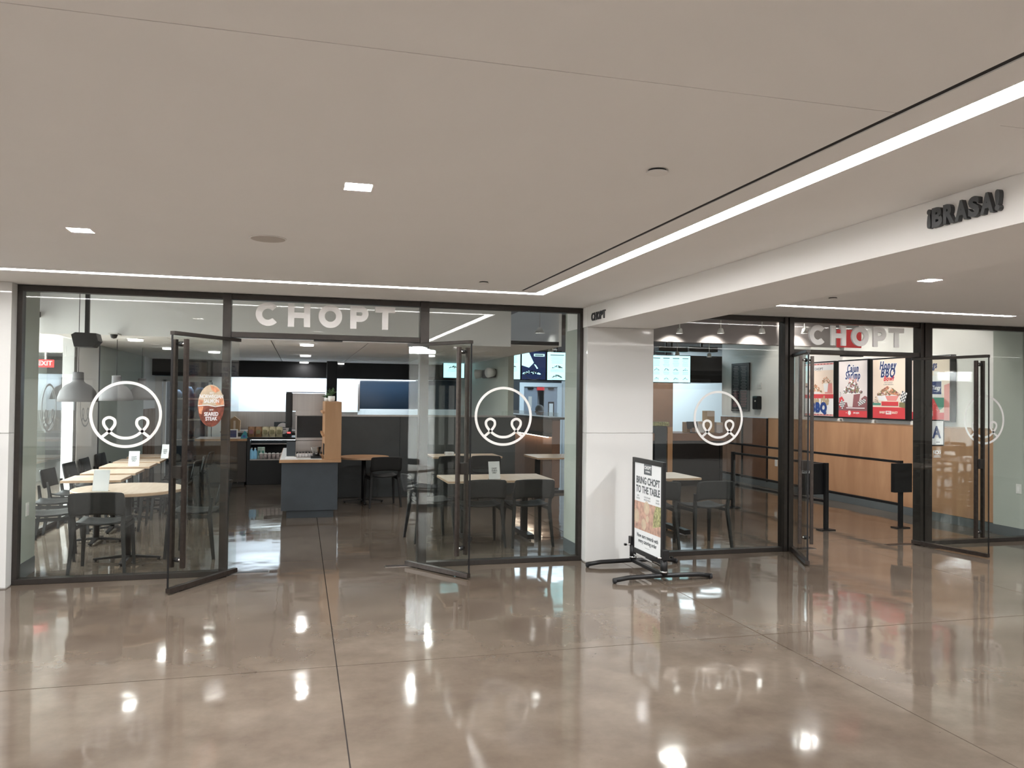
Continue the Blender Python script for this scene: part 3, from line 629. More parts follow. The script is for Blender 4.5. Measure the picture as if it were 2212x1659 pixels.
# high ceilings over front zone and right half
hc = struct('ceiling_high', 'grey exposed high ceiling over the serving side', (0, 0, 0), 'ceiling')
MB().box(-3.05, 8.9, 7.61, BK-.005, 3.0, 3.1, GREYD).build('deck', hc); MB().box(3.4, 12, BK, 24.9, 3.0, 3.1, GREYD).build('deck', hc)
dk = [(P(663, 742, 2, ZI), 'nearest'), (P(660, 766, 2, ZI), 'second'), (P(657, 781, 2, ZI), 'third')]
dl = [(663, 742, 'above the kiosk island, nearest of three in a row'), (660, 766, 'above the kiosk island, middle one of three in a row'), (657, 781, 'above the kiosk island, farthest of three in a row'), (293, 731, 'above the left dining tables'), (365, 750, 'left of the open door handle'), (463, 758, 'seen through the left open glass door'), (730, 789, 'beside the black post'), (928, 766, 'right of the first entrance, farther one'), (905, 746, 'right of the first entrance, nearer one')]
for px, py, s_ in dl:
    q = P(px, py, 2, ZI); q.y = min(q.y, 17.2)
    t = thing('round_downlight', 'round recessed downlight '+s_, 'light', (q.x, q.y, ZI)); lamp('downlight_lamp', 'AREA', (0, 0, -.036), 9 if px > 900 else 1.6, (1, .98, .95), .12, parent=t); MB().disc((0, 0), .088, -.034, -.012, EMI, 28).build('lens', t); MB().disc((0, 0), .10, -.0118, -.0005, WPAINT, 28).build('trim_ring', t)
for i, (x, y) in enumerate(((-1.9, 8.9), (.2, 9.0), (2.0, 8.9), (4.6, 9.2), (6.6, 9.3))):  # fill lights added out of view to brighten the bulkhead and front zone
    t = thing('added_fill_light', '%s added unseen fill light on the high ceiling just inside the glass front' % ('leftmost', 'second', 'third', 'fourth', 'rightmost')[i], 'light', (x, y, 2.998)); MB().disc((0, 0), .15, -.05, -.001, PLATE, 32).build('housing', t); MB().disc((0, 0), .135, -.053, -.0502, EMI, 32).build('lens', t)
    lamp('added_fill_lamp', 'AREA', (0, 0, -.056), (.5, .5, 1.0, 9, 11)[i], (1, .97, .93), .25, parent=t)
# back wall
YB = 17.5
wb = struct('wall_back', 'back wall of the restaurant with black soffit over the kitchen pass', (0, 0, 0), 'wall')
xdl, xdr = P(349, 900, 1, YB).x, P(458, 900, 1, YB).x
MB().box(-3.0, 3.36, YB-.36, YB, 1.99, ZI-.001, MBLACK).build('soffit', wb)
MB().box(-3.0, xdl, YB, YB+.1, 0, 1.985, WPAINT).build('wall_panel', wb); MB().box(xdl, xdr, YB, YB+.1, 1.915, 1.985, WPAINT).build('wall_panel', wb); MB().box(xdr, P(490, 880, 1, YB).x, YB, YB+.1, 0, 1.985, WPAINT).build('wall_panel', wb)
xa, xb, xc = P(490, 850, 1, YB).x, P(773, 850, 1, YB).x, P(905, 850, 1, YB).x
MB().box(xa+.002, xb, YB, YB+.1, 1.27, 1.985, KGLOW).build('white_panel', wb); MB().box(xa+.002, xb, YB+.002, YB+.1, .8, 1.268, STEEL).build('steel_backsplash', wb)
MB().box(xb+.002, 3.4, YB, YB+.1, 1.345, 1.985, DARKW).build('dark_window', wb); MB().box(xb+.002, xb+.04, YB-.02, YB+.001, 1.30, 1.985, STEEL).build('window_frame', wb)
MB().box(xb+.002, 3.4, YB, YB+.1, .0, 1.34, KWHITE).build('white_panel', wb)
# opening at left back with doors leaning on clothes racks etc.
dr = struct('door_5', 'grey framed opening at the left end of the back wall', ((xdl+xdr)/2, YB, 0), 'door'); h = (xdr-xdl)/2
for s in (-1, 1): MB().box(s*h-s*.05-.025, s*h-s*.05+.025, -.03, .1, 0, 1.91, WPAINT).build('jamb', dr)
MB().box(-h, h, -.03, .1, 1.87, 1.912, WPAINT).build('lintel', dr)
bx = struct('wall_back_room', 'store room walls seen through the back opening', (0, 0, 0), 'wall')
MB().box(xdl-.3, xdr+.3, 20.5, 20.6, 0, 2.3, NAVY).build('wall_panel', bx); MB().box(xdl-.3, xdl-.2, 17.62, 20.5, 0, 2.3, NAVY).build('wall_panel', bx); MB().box(xdl-.3, xdr+.3, 17.62, 20.6, 2.3, 2.35, WPAINT).build('wall_panel', bx); MB().box(xdr+.2, xdr+.3, 17.62, 20.5, 0, 2.3, NAVY).build('wall_panel', bx)
lamp('store_room_light', 'AREA', ((xdl+xdr)/2, 19, 2.28), 12, (.7, .85, 1), .8, .8)
t = thing('shelf_rack', 'metal rack with folded linen in the back opening', 'rack', ((xdl+xdr)/2, 18.6, 0))
for z in (.12, .62, 1.05, 1.5): MB().box(-.48, .48, -.22, .22, z, z+.03, STEEL).build('shelf', t)
for sx in (-.46, .46):
    for sy in (-.2, .2): MB().tube([(sx, sy, 0), (sx, sy, 1.8)], .014, STEEL, 8).build('upright', t)
k = 0
for z, its in ((.65, 4), (1.08, 4), (1.53, 3), (.15, 3)):
    for i in range(its):
        x = (xdl+xdr)/2-.36+.24*i; hh = random.uniform(.12, .26)
        mt = [mat('linen %d' % k, c, .9, bump=.5, bscale=14) for c in [random.choice([(.5, .52, .56), (.08, .1, .16), (.3, .34, .45), (.55, .5, .45), (.1, .08, .09)])]][0]
        o = MB().lathe([(0, 0), (.085, 0), (.11, .04), (.105, hh*.7), (.06, hh), (0, hh*1.02)], mt, 14).build('linen_bundle')
        o.location = (x, 18.6+random.uniform(-.03, .03), z+.001); tag(o, '%s linen bundle on the %s shelf of the back room rack' % (('leftmost', 'left middle', 'right middle', 'rightmost')[i], {.65: 'second', 1.08: 'third', 1.53: 'top', .15: 'lowest'}[z]), 'linen'); k += 1
# partition walls
pw = struct('wall_partition', 'charcoal low wall with sage wall behind, left of the menu screens', (0, 0, 0), 'wall')
for i in range(3):
    a = .60+i*.97; MB().box(a, a+.965, 12.90, 13.0, .001, 1.29, CHARW, .002).build('charcoal_panel', pw)
MB().box(.595, 3.515, 12.895, 13.0, 1.2905, 1.32, STEEL, .002).build('cap_rail', pw)
MB().box(.62, 3.49, 12.94, 12.948, 1.321, 1.395, GLASS2).build('sneeze_guard', pw)
MB().box(3.40, 3.50, 13.02, 17.4, 0, 3.0, SIGE).build('sage_panel', pw)
MB().box(3.36, 3.399, BK+.13, 17.4, ZI-.001, 3.0, CEIL).build('bulkhead', pw)
MB().box(3.52, 4.9, 12.9, 12.96, .001, .05, BLACK).build('floor_rail', pw)
# black post
p = P(705, 868, 1, 16.6); p2 = P(727, 868, 1, 16.6)
t = struct('trim_7', 'black square post rising to the ceiling behind the plants', ((p.x+p2.x)/2, 16.6, 0), 'post'); hw = (p2.x-p.x)/2; MB().box(-hw, hw, -hw, hw, 0, ZI-.001, MBLACK, .004).build('post', t)
# kitchen pass counter & dark window frame
kc = thing('prep_counter', 'long dark kitchen counter with steel top below the white panel', 'counter', (0, 16.9, 0))
MB().box(-1.5, 3.3, -.3, .5, .05, .86, DKBROWN).build('body', kc); MB().box(-1.52, 3.32, -.33, .52, .861, .9, STEEL, .003).build('worktop', kc); MB().box(-1.5, 3.3, -.25, .48, 0, .05, BLACK).build('plinth', kc)
# ------------------------------------------------------------------ left corridor beyond the side glass
lc = struct('wall_corridor', 'white corridor beyond the side glass on the left', (0, 0, 0), 'wall')
MB().box(-9.6, -9.5, 7.6, 25, 0, 3, WPAINT).build('wall_panel', lc); MB().box(-9.5, -3.05, 24.9, 25, 0, 3, WPAINT).build('wall_panel', lc)
MB().box(-6.3, -4.6, 15.6, 16.6, 0, 2.53, WHITE).build('wall_panel', lc); MB().box(-5.45, -5.2, 13.6, 13.9, 0, 2.53, KWHITE).build('wall_panel', lc)
MB().box(-9.5, -2.95, 8.1, 25, 2.535, 2.6, CEIL).build('corridor_ceiling', lc)
MB().box(-9.5, -3.05, 12.6, 12.9, 2.2, 2.534, CEIL).build('bulkhead', lc); MB().box(-5.5, -2.95, 8.05, 8.10, 0, 2.53, WPAINT).build('wall_panel', lc)
e = P(98, 785, 1, 14.0); t = thing('exit_sign', 'red lit exit sign beyond the left side glass', 'sign', (e.x, 14.0, e.z)); MB().box(-.12, .12, -.02, .02, -.06, .06, REDE, .004).build('panel', t)
b = MB(); b.text('EXIT', .1, PAPER, T(0, -.0205, 0) @ MF, .0004, offset=.002); b.build('lettering', t); MB().box(-.01, .01, -.01, .01, .06, 2.53-e.z, WPAINT).build('hanger', t)
t = thing('corridor_strip', 'white strip light in the corridor beyond the side glass', 'light', (-6.0, 11, 2.53)); MB().box(-1.5, 1.5, -.05, .05, -.02, 0, EMD).build('diffuser', t); MB().box(-1.52, 1.52, -.07, .07, -.006, -.0005, WPAINT).build('housing', t)
# ------------------------------------------------------------------ right wall, X = 8.45
XR = 8.46
wr = struct('wall_right', 'right wall of the restaurant, white above and birch wainscot below', (0, 0, 0), 'wall')
MB().box(XR+.03, XR+.13, 8.045, 14.85, 1.30, 3.0, WPAINT).build('upper_panel', wr)
for y0, y1 in ((8.05, 9.27), (9.275, 11.7), (11.705, 13.1)): MB().box(XR, XR+.12, y0, y1, .115, 1.285, OAKW, .002).build('wainscot_panel', wr)
MB().box(XR-.006, XR+.12, 8.045, 13.1, 1.287, 1.30, MAPLEE, .001).build('cap_rail', wr)
for i in range(2): MB().box(XR, XR+.12, 13.14+i*.87, 13.97+i*.87, .115, 1.285, BROWNW if i else BROWN, .002).build('wainscot_panel', wr); MB().box(XR-.02, XR+.1, 13.105+i*.87, 13.135+i*.87, .1, 1.29, BLACK).build('wainscot_trim', wr)
MB().box(XR-.012, XR+.12, 8.03, 14.85, 0, .11, SIGED, .002).build('baseboard', wr)
MB().box(8.37, 8.60, 7.61, 8.03, .12, 3.0, SIGE).build('sage_panel', wr); MB().box(8.362, 8.60, 7.61, 8.035, .0, .118, SIGED).build('sage_baseboard', wr)
MB().box(8.445, 8.9, 7.4, 7.6, 0, ZC-.002, WPAINT).build('end_pier', wr); MB().box(8.9, 15, 7.5, 7.6, 0, ZC-.002, WPAINT).build('end_pier', wr)
t = thing('light_switch', 'white switch plate on the sage wall at the far right', 'switch', (8.3695, P(2201, 1056, 0, 8.37).y, P(2201, 1056, 0, 8.37).z)); MB().box(-.006, 0, -.036, .036, -.058, .058, PLATE, .002).build('plate', t); MB().box(-.009, -.006, -.015, .015, -.03, .03, WPAINT, .001).build('rocker', t)
q = P(1677, 1000, 0, XR); t = thing('wall_outlet', 'white outlet on the wainscot behind the railing', 'outlet', (XR-.0005, q.y, q.z)); MB().box(-.006, 0, -.04, .04, -.06, .06, PLATE, .002).build('plate', t); MB().box(-.008, -.006, -.018, .018, -.035, .035, LGREY).build('socket_face', t)
q = P(58, 1100, 0, -2.308); t = thing('wall_outlet', 'white outlet on the sage strip at the far left', 'outlet', (-2.3075, q.y, q.z)); MB().box(0, .006, -.036, .036, -.058, .058, PLATE, .002).build('plate', t); MB().box(.006, .008, -.016, .016, -.035, .035, LGREY).build('socket_face', t)
# posters --------------------------------------------------------------
def poster(y0, y1, z0, z1, label, draw):
    cy, cz = (y0+y1)/2, (z0+z1)/2; W = abs(y0-y1); H = z1-z0
    t = thing('framed_poster', label, 'poster', (XR+.028, cy, cz)); D = .085
    MB().box(-D, 0, -W/2, W/2, -H/2, H/2, BLACK, .004).build('frame', t)
    b = MB(); M = T(-D, 0, 0) @ ML; draw(b, M, W-.045, H-.045); b.build('print', t); return t
random.seed(3)
def mound(b, M, cx, y, w, h, mts, n=60, z=.003):
    n = int(n*2.2)
    for i in range(n):
        u = random.uniform(-1, 1); v = random.random()**.8*(1-abs(u))**.75; s = random.uniform(.5, 1)*w*.062
        cxx, cyy = cx+u*w/2, y+v*h; a = random.random()*3; pts = [(cxx+s*math.cos(a+t)*(1.5 if k % 2 else .7), cyy+s*math.sin(a+t)*.8) for k, t in enumerate([0, 1.26, 2.5, 3.77, 5.0])]
        b.prism(pts, z, z+.0004+.00002*i, random.choice(mts), M)
def bg(b, M, W, H, top, bot=None, frac=0):
    b.box(-W/2, W/2, -H/2, H/2, 0, .001, top, M=M)
    if bot: b.box(-W/2, W/2, -H/2, -H/2+H*frac, .001, .0014, bot, M=M)
def script(b, txt, size, M, x, y, mt=NAVYI, out=PAPER, sx=.85, off=.0035):
    for k in range(10): b.text(txt, size, out, M @ T(x+.014*math.cos(k*.628), y+.014*math.sin(k*.628), .002+k*.00004), .0001, sx=sx*.74, shear=.22, space=1.2)
    bold(b, txt, size, mt, M, x, y, .0030, .0055, sx*.74, .22, 1.2)
def bold(b, txt, size, mt, M, x, y, z, d, sx=1, shear=0, space=1):
    b.text(txt, size, mt, M @ T(x, y, z), .0001, sx=sx, shear=shear, space=space)
    for k in range(6): b.text(txt, size, mt, M @ T(x+d*math.cos(k*1.047), y+d*math.sin(k*1.047), z+.00004*(k+1)), .0001, sx=sx, shear=shear, space=space)
def checks(b, M, cx, cy, n, m_, s, a):
    R_ = M @ T(cx, cy, .003) @ Matrix.Rotation(a, 4, 'Z'); b.box(0, n*s, 0, m_*s, 0, .0005, PAPER, M=R_)
    for i in range(n):
        for j in range(m_):
            if (i+j) % 2: b.box(i*s, i*s+s, j*s, j*s+s, .0006, .0009, INK, M=R_)
def d_cue(b, M, W, H):
    bg(b, M, W, H, PAPER); b.box(-W/2, W/2, H*.36, H*.20-H*.36, .001, .0014, CREAM, M=M)
    for yy in (H/2-.02, -H/2+.02): b.box(-W/2, W/2, yy-.015, yy+.012, .0014, .0018, PINK, M=M)
    for i in range(9): b.box(-W/2+i*W/9+.01, -W/2+i*W/9+.04, H/2-.03, H/2-.015, .002, .0023, MAROON, M=M); b.box(-W/2+i*W/9+.01, -W/2+i*W/9+.04, -H/2+.015, -H/2+.03, .002, .0023, MAROON, M=M)
    b.text('CHOPT', .055, INK, M @ T(0, H*.385, .002), offset=.0015, space=1.3); lines(b, 0, H*.35, .12, 1, .01, INKL, M, .004, .0016, 0)
    b.ribbon([(-W*.42, H*.22), (-W*.28, H*.23), (-W*.28, H*.26), (-W*.42, H*.25)], .006, .0015, .002, INK, True, M=M)
    b.prism([(W*.22, -H*.08), (W*.48, -H*.08), (W*.46, H*.11), (W*.2, H*.11)], .0016, .002, PINK, M); b.prism([(W*.20, -H*.05), (W*.30, -H*.05), (W*.33, H*.11), (W*.16, H*.11)], .002, .0024, PAPER, M)
    mound(b, M, W*.25, H*.12, W*.34, H*.12, [BROWNP, OLIVE, CREAM, SALMON], 30); mound(b, M, -W*.12, -H*.05, W*.46, H*.15, [BROWNP, OLIVE, CREAM, SALMON], 45)
    b.prism([(-W*.30, -H*.05), (W*.12, -H*.05), (W*.06, -H*.085), (-W*.22, -H*.085)], .0035, .004, PAPER, M)
    b.box(-W*.48, -W*.38, -H*.10, H*.04, .002, .0025, PAPER, M=M); b.box(-W*.47, -W*.39, H*.04, H*.07, .002, .0025, INK, M=M)
    b.box(-W/2, W/2, -H*.17, -H*.09, .0015, .002, RED, M=M)
    for i in range(6): b.prism([(-W*.38+i*.02, -H*.12), (-W*.37+i*.02, -H*.12), (-W*.33+i*.02, -H*.05), (-W*.34+i*.02, -H*.05)], .003, .0034, PAPER, M)
    bold(b, "'cue the", .20, KHAKI, M, 0, -H*.215, .0024, .012, .72, .22, 1.1); bold(b, 'BBQ', .21, BLUEI, M, 0, -H*.35, .0045, .018, .92, 0, 1.2)
def d_cajun(b, M, W, H):
    bg(b, M, W, H, LGREY, RED, .12); script(b, 'Cajun', .17, M, .0, H*.36, sx=.78); script(b, 'Shrimp', .17, M, 0, H*.235, sx=.82); bold(b, 'Salad', .09, PINK, M, 0, H*.155, .004, .004, .8, .22, 1.15)
    b.box(-W/2, W/2, -H*.385, -H*.24, .001, .0015, MAROON, M=M)
    b.prism([(-W*.16, -H*.32), (W*.20, -H*.32), (W*.27, -H*.08), (-W*.27, -H*.08)], .0018, .0022, LGREY, M); b.prism([(.0, -H*.32), (W*.20, -H*.32), (W*.27, -H*.08), (W*.04, -H*.10)], .0023, .0026, MAROON, M)
    b.box(-W*.29, W*.29, -H*.085, -H*.065, .0027, .003, PAPER, M=M); b.prism([(W*.28, -H*.3), (W*.5, -H*.3), (W*.5, -H*.14), (W*.42, -H*.12), (W*.3, -H*.17)], .0016, .002, MAROON, M)
    mound(b, M, 0, -H*.065, W*.62, H*.26, [INK, INKL, MAROON, PAPER, OLIVE], 90); b.box(-W*.22, W*.42, -H*.345, -H*.33, .003, .0034, PAPER, M=M)
    b.prism([(-W*.48, -H*.34), (-W*.38, -H*.34), (-W*.30, -H*.2), (-W*.38, -H*.13), (-W*.48, -H*.16)], .0024, .0028, RED, M); b.ribbon([(-W*.44, -H*.14), (-W*.42, -H*.07), (-W*.46, -H*.05)], .008, .0025, .003, INK, M=M)
    checks(b, M, -W*.36, -H*.36, 5, 5, .022, .9); checks(b, M, W*.22, -H*.30, 8, 3, .022, .35)
    b.text('A', .032, PAPER, M @ T(-W*.22, -H*.425, .002)); b.prism([(-W*.11+.045*(1 if k % 2 else .65)*math.cos(k*math.pi/8), -H*.425+.045*(1 if k % 2 else .65)*math.sin(k*math.pi/8)) for k in range(16)], .002, .0024, PAPER, M); b.text('BITE OF CAJUN'[5:], .036, PAPER, M @ T(W*.13, -H*.425, .002), offset=.001, sx=.8)
def d_honey(b, M, W, H):
    bg(b, M, W, H, CREAM, RED, .19); script(b, 'Honey', .17, M, -.02, H*.39, sx=.86); script(b, 'BBQ', .185, M, -.02, H*.262, sx=1.0, mt=NAVYI); bold(b, 'Bowl', .10, RED, M, 0, H*.17, .004, .004, .9, .22, 1.15)
    b.text('WITH TANGY', .028, INKL, M @ T(0, H*.105, .0015)); b.text('SLAW DRESSING', .028, INKL, M @ T(0, H*.07, .0015))
    b.prism([(-W*.30, -H*.20), (W*.26, -H*.20), (W*.36, -H*.11), (-W*.36, -H*.11)], .002, .0024, PAPER, M); b.prism([(-.02, -H*.20), (W*.24, -H*.20), (W*.33, -H*.11), (-W*.1, -H*.12)], .0025, .0028, PINK, M)
    b.box(-W*.38, W*.38, -H*.118, -H*.10, .003, .0034, PAPER, M=M); mound(b, M, 0, -H*.10, W*.66, H*.14, [BROWNP, SALMON, CREAM, OLIVE, MAROON], 110)
    b.box(-W*.22, W*.30, -H*.29, -H*.215, .0016, .0022, RED, M=M); b.box(-W*.22, W*.30, -H*.29, -H*.283, .0023, .0026, MAROON, M=M); b.box(-W/2, -W*.24, -H*.28, -H*.24, .002, .0026, GREENP, M=M); b.prism([(W*.32, -H*.3), (W*.5, -H*.32), (W*.5, -H*.22), (W*.33, -H*.23)], .002, .0026, OLIVE, M)
    checks(b, M, W*.34, -H*.20, 4, 6, .026, -.35); mound(b, M, -W*.40, -H*.24, W*.18, H*.12, [INK, CREAM, BROWNP], 30)
    for x, s_ in ((-W*.19, 'SWEET'), (W*.19, 'SAUCY')): b.text(s_, .045, CREAM, M @ T(x, -H*.40, .002), offset=.002, sx=.85)
    b.box(-W*.085, W*.085, -H*.43, -H*.372, .002, .0024, PAPER, M=M); b.text('SPICY', .036, RED, M @ T(0, -H*.40, .0026), offset=.001, sx=.8)
def d_dress(b, M, W, H):
    bg(b, M, W, H, CREAM, RED, .12); script(b, 'dressings', .13, M, -W*.10, H*.37, sx=.85, out=CREAM); b.text('BARBECUE DRESSING', .026, INKL, M @ T(-W*.08, H*.29, .0015)); b.text('AND SAUCES', .026, INKL, M @ T(-W*.08, H*.26, .0015))
    b.prism([(W*.36, -H*.5), (W*.5, -H*.5), (W*.5, H*.08), (W*.36, H*.05)], .0015, .0018, PINK, M)
    b.prism([(W*.02, -H*.14), (W*.30, -H*.14), (W*.30, H*.13), (W*.25, H*.21), (W*.07, H*.21), (W*.02, H*.13)], .002, .0024, PAPER, M); b.box(W*.09, W*.24, H*.215, H*.27, .002, .0024, PAPER, M=M)
    b.box(W*.03, W*.29, -H*.09, H*.11, .0025, .003, NAVYI, M=M); b.text('Tangy', .075, PAPER, M @ T(W*.16, H*.01, .0032) @ Matrix.Rotation(0, 4, 'Z'), offset=.002, shear=.2, sx=.8); lines(b, W*.16, -H*.05, .08, 1, .01, PAPER, M, .004, .0032, 0)
    b.prism([(-W*.38, -H*.22), (-W*.14, -H*.22), (-W*.14, H*.09), (-W*.21, H*.15), (-W*.31, H*.15), (-W*.38, H*.09)], .002, .0024, MAROON, M); b.box(-W*.29, -W*.22, H*.15, H*.21, .002, .0024, BROWNP, M=M); b.text('BBQ', .06, CREAM, M @ T(-W*.26, 0, .003) @ Matrix.Rotation(math.pi/2, 4, 'Z'))
    b.box(-W*.12, W*.36, -H*.25, -H*.145, .0026, .003, GREENP, M=M); b.disc((W*.03, -H*.27), W*.33, .0022, .0026, GREENP, M=M, ry=H*.09)
    b.prism([(W*.0, -H*.17), (W*.09, -H*.16), (W*.26, -H*.36), (W*.2, -H*.42), (W*.08, -H*.38)], .0034, .0038, RED, M); mound(b, M, W*.12, -H*.35, W*.15, H*.15, [CREAM, PINK], 8, .004)
    b.box(-W*.17, W*.07, -H*.44, -H*.39, .003, .0034, PAPER, M=M); lines(b, -W*.05, -H*.415, W*.16, 1, .01, INK, M, .012, .0036, 0)
poster(11.93, 11.13, 1.355, 2.285, 'framed poster with blue BBQ lettering, farthest of the four', d_cue)
poster(11.04, 10.33, 1.355, 2.285, 'framed Cajun Shrimp poster with a salad tub', d_cajun)
poster(10.25, 9.54, 1.355, 2.28, 'framed Honey BBQ Bowl poster with a red base', d_honey)
poster(9.45, 8.73, 1.36, 2.27, 'framed dressings poster with bottles, nearest of the four', d_dress)
for y, wh in ((11.085, 'left of the Cajun Shrimp poster'), (10.29, 'left of the Honey BBQ poster'), (9.495, 'left of the dressings poster')): t = thing('wall_clip', 'white plastic block on the wall at the lower corner '+wh, 'block', (XR+.028, y, 1.325)); MB().box(-.03, 0, -.03, .03, -.035, .02, PLATE, .003).build('block', t); MB().box(-.032, -.03, -.02, .02, -.02, .005, WPAINT).build('face', t)
# chalkboard, dispenser, thermostat on right wall far
a = P(1583, 786, 0, XR+.03); b2 = P(1621, 783, 0, XR+.03); z0 = P(1600, 888, 0, XR+.03).z; cy = (a.y+b2.y)/2; hw = abs(a.y-b2.y)/2; zt = a.z; hh = (zt-z0)/2
t = thing('chalkboard', 'framed black chalkboard menu with small chalk writing', 'board', (XR+.029, cy, (zt+z0)/2)); MB().box(-.03, 0, -hw, hw, -hh, hh, BLACKB, .004).build('board', t); b = MB()
for i in range(26):
    yy = hh*.86-i*hh*1.72/26
    for cx in (-hw*.45, hw*.42): lines(b, cx, yy, hw*.75, 1, .01, CHALKR if 15 < i else CHALK, T(-.03, 0, 0) @ ML, .010, .0005, .5)
b.ribbon([(-hw*.93, -hh*.95), (hw*.93, -hh*.95), (hw*.93, hh*.95), (-hw*.93, hh*.95)], .012, .0004, .001, CHALK, True, M=T(-.03, 0, 0) @ ML); b.build('chalk_writing', t)
q = P(1640, 870, 0, XR+.03); t = thing('soap_dispenser', 'dark oval dispenser on the wall right of the chalkboard', 'dispenser', (XR+.029, q.y, q.z)); MB().box(-.10, 0, -.09, .09, -.13, .13, BLACK, .03).build('body', t); MB().tube([(-.101, -.03, .03), (-.112, -.03, .03)], .015, PLATE, 10).build('button', t)
q = P(1641, 833, 0, XR+.03); t = thing('wall_thermostat', 'white wall plate above the dispenser', 'thermostat', (XR+.029, q.y, q.z)); MB().box(-.015, 0, -.07, .07, -.06, .06, PLATE, .004).build('plate', t); MB().box(-.02, -.015, -.03, .05, -.02, .02, LGREY).build('dial', t)
# ------------------------------------------------------------------ railings (queue)
def post(b, x, y, z0, z1, s=.045): b.box(x-s/2, x+s/2, y-s/2, y+s/2, z0, z1, BLACK)
a1 = P(1784, 1145, 2, 0); a0 = P(1583, 1097, 2, 0); c1 = P(1945, 1140, 2, 0)
t = thing('queue_rail', 'black metal queue railing nearer the doors with a box on its end post', 'railing', (0, 0, 0)); d = (a0-a1); z1 = P(1784, 1000, 1, a1.y).z
for p in (a0, a1):
    b = MB(); post(b, p.x, p.y, .012, z1); b.box(p.x-.10, p.x+.10, p.y-.06, p.y+.06, 0, .012, BLACK); b.build('post', t)
for z in (z1-.02, .36): MB().bar((a0.x, a0.y, z), (a1.x, a1.y, z), .04, .03, BLACK).build('rail', t)
MB().box(a1.x-.33, a1.x-.0, a1.y+.03, a1.y+.10, z1-.40, z1-.01, BLACK, .004).build('literature_box', t)
b = MB(); b.box(a1.x-.33, a1.x-.22, a1.y+.0285, a1.y+.0299, z1-.13, z1-.09, PAPER); b.text('MENU', .035, INK, T(a1.x-.275, a1.y+.0284, z1-.11) @ MF, offset=.001); b.build('sticker', t)
t = thing('queue_rail', 'black metal queue railing nearer the wood wall with a box on its end post', 'railing', (0, 0, 0)); zz = P(1945, 995, 1, c1.y).z; far = Vector((c1.x+.02, 13.2, 0))
for p in (c1, far):
    b = MB(); post(b, p.x, p.y, .012, zz); b.box(p.x-.10, p.x+.10, p.y-.06, p.y+.06, 0, .012, BLACK); b.build('post', t)
for z in (zz-.02, .30): MB().bar((far.x, far.y, z), (c1.x, c1.y, z), .04, .03, BLACK).build('rail', t)
MB().box(c1.x-.17, c1.x+.10, c1.y-.09, c1.y-.025, zz-.40, zz-.03, BLACK, .004).build('literature_box', t)
# ------------------------------------------------------------------ sign stand
sx = 3.16; za = P(1369, 988, 0, sx).z; ya = P(1369, 988, 0, sx).y; yb_ = P(1436, 1000, 0, sx).y; zb = P(1369, 1193, 0, sx).z
print('stand', za, ya, yb_, zb, P(1436, 1217, 0, sx).z, P(1436, 1000, 0, sx).z)
y0s, y1s = 7.10, 6.44; zt_, zb_ = 1.02, .28
t = thing('sign_stand', 'black framed sidewalk sign stand in front of the pillar', 'sign', (sx, (y0s+y1s)/2, 0)); W = y0s-y1s; H = zt_-zb_ if False else 0
zt_ = (za+P(1436, 998, 0, sx).z)/2; zb_ = (zb+P(1436, 1219, 0, sx).z)/2; H = zt_-zb_; W = ya-yb_; cy = (ya+yb_)/2; t.location = (sx, cy, 0); f = .045
for a in ((-W/2, W/2, zt_-f, zt_), (-W/2, W/2, zb_, zb_+f)): MB().box(-.014, .014, a[0], a[1], a[2], a[3], BLACK, .004).build('frame_rail', t)
for s in (-1, 1): MB().box(-.014, .014, s*W/2-s*f, s*W/2, zb_+f, zt_-f, BLACK, .004).build('frame_rail', t)
b = MB(); M = T(-.006, 0, (zt_+zb_)/2) @ ML; w_, h_ = W-2*f, H-2*f
b.box(-w_/2, w_/2, -h_/2, h_/2, -.006, 0, PAPER, M=M)
b.box(-.085, .085, h_*.5-.10, h_*.5-.002, .0005, .001, INK, M=M); b.text('CHOPT', .042, PAPER, M @ T(0, h_*.5-.035, .001), offset=.0015, space=1.1); b.text('CATERING', .022, PAPER, M @ T(0, h_*.5-.072, .001))
b.text('BRING CHOPT', .092, INK, M @ T(0, h_*.30, .0005), sx=.72*w_/.5); bold(b, 'BRING CHOPT', .092, INK, M, 0, h_*.30, .0006, .0032, .72*w_/.5); bold(b, 'TO THE TABLE', .092, INK, M, 0, h_*.195, .0006, .0032, .72*w_/.5)
for x, (l1, l2), al in ((-w_*.36, ('HOT', 'PLATES'), 0), (-.01, ('CUSTOM AND', 'BOXED MEALS'), 0), (w_*.36, ('LARGE', 'SALADS'), 0)):
    b.text(l1, .022, INKL, M @ T(x, h_*.118, .0005)); b.text(l2, .022, INKL, M @ T(x, h_*.088, .0005))
py1, py0 = h_*.055, -h_*.27
b.box(-w_/2, w_/2, py0, py1, .0005, .001, FOODM, M=M)
for cx, cyy, r in ((-.02, -.0, .06), (-w_*.42, -.10, .065), (.0, -.10, .03), (-.08, -.16, .05)): b.ribbon(arc(cx, cyy, r, 0, 360, 24)[:-1], .006, .0012, .0018, BEIGEP, True, M=M); b.disc((cx, cyy), r*.9, .001, .0014, BEIGEP, M=M)
b.prism([(w_*.2, py0+.06), (w_/2, py0+.1), (w_/2, py1), (w_*.3, py1), (w_*.22, -.05)], .0012, .0016, SALADM, M)
b.text('Now earn rewards with', .052, INK, M @ T(0, -h_*.335, .0005), offset=.0006, sx=.78*w_/.5); b.text('every catering order', .052, INK, M @ T(0, -h_*.395, .0005), offset=.0006, sx=.78*w_/.5); lines(b, 0, -h_*.455, .10, 1, .01, INKL, M, .004, .0005, 0)
b.build('poster_print', t)
